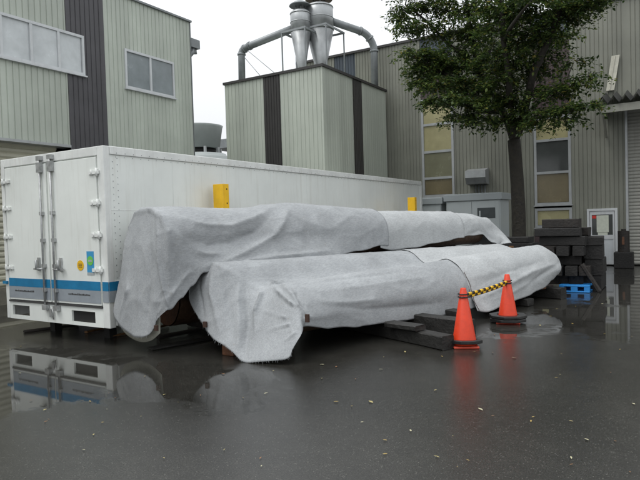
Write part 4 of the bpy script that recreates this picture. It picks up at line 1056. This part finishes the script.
# ------------------------------------------------------------------ tree
def tree():
    Y = 15.3; base = at(519, 240, Y); base = Vector((base.x-.02, Y, 0))
    e = empty('broadleaf_tree', base); tag(e, 'broadleaf tree with a forked trunk and dark green layered leaves, beside the grey cabinets', 'tree')
    rnd = random.Random(11); tr = MB(); lm = MB()
    def limb(pts, r0, r1, n=10):
        K = len(pts)*4; P = smoothpoly([Vector(p) for p in pts], K)
        P = [p+Vector((noise.noise(p*1.3), noise.noise(p*1.3+Vector((5,5,5))), 0))*.07*min(1, i/3) for i, p in enumerate(P)]
        tr.tube(P, [r0+(r1-r0)*i/(K-1) for i in range(K)], n); return P
    T = lambda px, py, dy=0: at(px, py, Y+dy)
    fork = T(514, 140)
    P = smoothpoly([base, T(519, 225), T(517, 180), fork], 18)
    rads = [.24-.06*min(1, i/4)-.02*i/17 for i in range(18)]
    tr.tube(P, rads, 16)
    tipsets = []
    mains = [([fork, T(506, 118, .2), T(494, 98, .5), T(478, 70, .9), T(470, 25, 1.1), T(462, -30, 1.2)], .11, .04),
             ([fork, T(522, 118, -.2), T(528, 96, -.5), T(534, 70, -.7), T(552, 30, -.8), T(575, -25, -.9)], .12, .04),
             ([T(514, 142), T(512, 115, -.4), T(510, 85, -.9), T(505, 40, -1.1), T(500, -40, -1.0)], .09, .035),
             ([T(494, 98, .5), T(470, 84, .2), T(440, 72, -.3), T(412, 55, -.8)], .08, .02),
             ([T(528, 96, -.5), T(548, 92, -.9), T(570, 88, -1.2), T(590, 76, -1.4)], .06, .015),
             ([T(502, 112, .3), T(484, 112, -.5), T(462, 104, -1.2), T(440, 98, -1.5)], .06, .015),
             ([T(478, 70, .9), T(450, 45, .8), T(425, 20, .4), T(405, 5, .2)], .07, .02),
             ([T(520, 122, -.1), T(536, 118, -.7), T(556, 114, -1.3), T(584, 108, -1.7)], .05, .012),
             ([T(505, 40, -1.1), T(520, 15, -1.8), T(540, -5, -2.3)], .06, .02),
             ([T(534, 70, -.7), T(545, 55, .3), T(560, 40, 1.3)], .06, .02),
             ([T(478, 70, .9), T(490, 50, 1.8), T(500, 20, 2.5)], .06, .02)]
    MP = []
    for pts, r0, r1 in mains: MP.append(limb(pts, r0, r1))
    # leaf clusters as flat sprays: (px, py, dY, rx, ry(m), rz(m), density)
    CL = []
    def C(px, py, dy, rx, rz, n): CL.append((px, py, dy, rx, rz, n))
    for c in [(408,8,.2,.55,.30,12),(432,4,.4,.6,.4,16),(400,18,.1,.35,.2,7),(455,10,.8,.6,.4,16),(425,28,.3,.55,.3,13),(412,24,-.2,.4,.2,8),(480,8,1,.7,.4,17),(502,10,-1,.6,.4,14),(548,8,-.6,.8,.4,22),
              (525,2,-.9,.6,.3,14),(560,14,-.8,.5,.3,12),(590,2,-.9,.55,.22,12),(575,6,-.9,.5,.25,12),(448,32,.8,.55,.3,12),(470,38,.9,.55,.35,15),(498,32,-1,.5,.35,12),(530,32,-.8,.55,.35,16),(552,34,-.8,.4,.3,9),
              (432,58,-.3,.55,.22,18),(415,52,-.8,.45,.16,13),(424,68,-.6,.50,.18,16),(448,66,-.1,.55,.3,20),(470,60,.5,.6,.3,17),(492,58,-.9,.5,.3,13),(515,58,-.9,.45,.3,10),(545,56,.3,.5,.35,10),
              (435,84,-.9,.55,.2,18),(424,80,-.8,.4,.15,10),(458,84,-.2,.55,.25,20),(480,84,.2,.5,.25,16),(500,80,-.9,.5,.3,14),(448,100,-1.4,.5,.18,14),(470,102,-1.2,.5,.2,15),(440,98,-1.5,.4,.14,9),
              (490,100,-.4,.45,.22,12),(512,102,-.5,.45,.25,13),(460,116,-1.2,.42,.14,11),(480,118,-.9,.42,.16,11),(498,120,-.4,.42,.14,9),(522,118,-.4,.3,.14,6),(528,108,-.6,.3,.2,6),
              (548,96,-.9,.42,.14,8),(562,88,-1.2,.4,.12,7),(578,80,-1.3,.32,.10,5),(592,74,-1.4,.22,.07,3),(552,112,-1.3,.45,.12,9),(570,108,-1.5,.42,.10,8),(588,104,-1.7,.35,.07,5),(540,122,-1.0,.35,.10,6),(565,120,-1.5,.35,.08,5),(533,90,-.7,.35,.2,6),(574,62,-.9,.3,.15,4),
              (505,-10,-1,1.0,.5,24),(450,-12,.9,.9,.5,24),(410,-12,.3,.6,.4,14),(560,-14,-.9,1.0,.4,24),(600,-8,-.9,.4,.2,8),(490,45,1.8,.6,.4,12),(500,15,2.5,.7,.5,14),(560,35,1.3,.5,.4,8),(530,-5,-2.2,.7,.4,14)]: C(*c)
    for c in [(455,52,.2,.6,.35,14),(485,70,.6,.6,.35,14),(510,68,0,.5,.35,14),(538,40,.2,.6,.35,14),(470,22,.3,.7,.35,14),(520,45,.6,.6,.4,14),(505,95,.2,.5,.3,12),(535,72,.2,.5,.3,12),(440,72,.3,.5,.25,12),(465,95,.2,.5,.25,12)]: C(*c)
    def nearest(p):
        best = None; bd = 9e9
        for P in MP:
            for q in P[2:]:
                d = (q-p).length + (.35*max(0, q.z-p.z+.1))
                if d < bd: bd = d; best = q
        return best
    def leaf(p, d, s):
        side = d.cross(Vector((rnd.uniform(-.4,.4), rnd.uniform(-.4,.4), 1))).normalized()*s*.30
        i = len(lm.v); tip = p+d*s; mid = p+d*s*.45+Vector((0,0,s*.05))
        lm.v += [p, mid+side, tip, mid-side]; lm.cur = rnd.choices((0, 1, 2, 3), (38, 36, 22, 4))[0]; lm.face((i, i+1, i+2, i+3))
    for (px, py, dy, rx, rz, n) in CL:
        c = T(px, py, dy); q = nearest(c)
        mid = (c+q)/2+Vector((0,0,.06)); tr.tube([q, mid, c], [.022, .014, .008], 5, caps=False)
        for _ in range(int(n*2.9)):
            a = rnd.uniform(0, 2*pi); rr = sqrt(rnd.random())*1.0
            o = Vector((cos(a)*rr*rx, sin(a)*rr*rx*1.0, rnd.gauss(0, .55)*rz)); tp = c+o
            st = c+o*.25; tr.tube([st, (st+tp)/2+Vector((0,0,.03)), tp], [.007, .005, .003], 3, caps=False)
            # side sprig of leaves with a drooping habit
            dirn = Vector((o.x, o.y, rnd.uniform(-.16, .06))); dirn = dirn.normalized() if dirn.length > .01 else Vector((1,0,0))
            Ls = rnd.uniform(.25, .5)
            for k in range(23):
                t = k/22; p = st.lerp(tp, .25+.5*t)+dirn*Ls*t*.75+Vector((0,0,-.10*t*t))
                d = (dirn*.6+Vector((rnd.uniform(-1,1), rnd.uniform(-1,1), rnd.uniform(-.6,.2)))).normalized()
                leaf(p+Vector((rnd.gauss(0,.035), rnd.gauss(0,.035), rnd.gauss(0,.03))), d, rnd.uniform(.06, .118))
    tr.build('trunk', m_bark, e, fixn=False)
    mats = []
    for nme, col in (('leaf_dark', (.024,.046,.013)), ('leaf_mid', (.048,.080,.020)), ('leaf_light', (.11,.15,.034)), ('leaf_yellowing', (.16,.14,.03))):
        M = mat(nme, col, .45, var=.3, vscale=3, spec=.3); mats.append(M)
        t = M.node_tree; b = t.nodes['Principled BSDF']; out = t.nodes['Material Output']
        tl = t.nodes.new('ShaderNodeBsdfTranslucent'); tl.inputs[0].default_value = tuple(min(1, c*1.5) for c in col)+(1,)
        mx = t.nodes.new('ShaderNodeMixShader'); mx.inputs[0].default_value = .3; t.links.new(b.outputs[0], mx.inputs[1]); t.links.new(tl.outputs[0], mx.inputs[2]); t.links.new(mx.outputs[0], out.inputs[0])
    lm.build('crown', mats, e, fixn=False)
tree()

# ------------------------------------------------------------------ fallen leaves
def fallen():
    rnd = random.Random(21); me = []
    cols = [(.28,.20,.05), (.32,.27,.11), (.16,.08,.03), (.36,.34,.22)]
    for q, c in enumerate(cols):
        mb = MB(); s = .042+.006*(q % 2)
        pts = [(-1,0,.0),(-.5,.32,.12),(0,.42,.22),(.5,.3,.12),(1,0,.05),(.5,-.3,.1),(0,-.42,.16),(-.5,-.32,.1)]
        i = 0; mb.v = [Vector((0,0,.004))]+[Vector((x*s, y*s, .002+abs(y)*z_*s*(1.2 if q % 2 else .5))) for x, y, z_ in pts]
        for j in range(8): mb.face((0, 1+j, 1+(j+1) % 8))
        o = mb.build('fallen_leaf', mat('fallen_leaf_%d' % q, c, .45, var=.2, vscale=20), None, fixn=False); me.append(o)
        tag(o, 'small fallen leaf, yellow to brown, lying flat on the wet asphalt', 'leaf', 'fallen leaves on the asphalt')
    def blocked(x, y):
        if x < -6.2 and y > 4.8: return True
        p = Vector((x, y, 0))-A0; s, u = p.dot(AX), p.dot(UX)
        return (-.9 < s < 6.8 and -2.4 < u < .55) or (x < -5 and y > 4.6) or y > 18.5
    n = 0; used = set()
    big = [(362,423),(385,441),(447,349),(620,350),(571,422),(531,422),(31,401),(90,402),(107,410),(178,403),(385,455),(630,473),(442,357),(266,394),(322,379),(381,370)]
    spots = [gp(x, y) for x, y in big]
    while len(spots) < 80:
        px, py = rnd.uniform(5, 635), 300+170*rnd.random()**1.6
        p = gp(px, py)
        if p.y < 1 or blocked(p.x, p.y) or p.length > 20: continue
        spots.append(p)
    for k, p in enumerate(spots):
        src = me[rnd.choices((0,1,2,3), (3,3,2,2))[0]]
        if src.name not in used: o = src; used.add(src.name)
        else: o = src.copy(); COL.objects.link(o)
        sc = rnd.uniform(.22, .6)*(.75 if p.y < 4 else 1.1); o.scale = (sc, sc*rnd.uniform(.6, 1.1), sc); o.rotation_euler = (rnd.uniform(-.12,.12), rnd.uniform(-.12,.12), rnd.uniform(0, 6.28)); o.location = (p.x, p.y, .008)
    for s in me:
        if s.name not in used: bpy.data.objects.remove(s)
fallen()
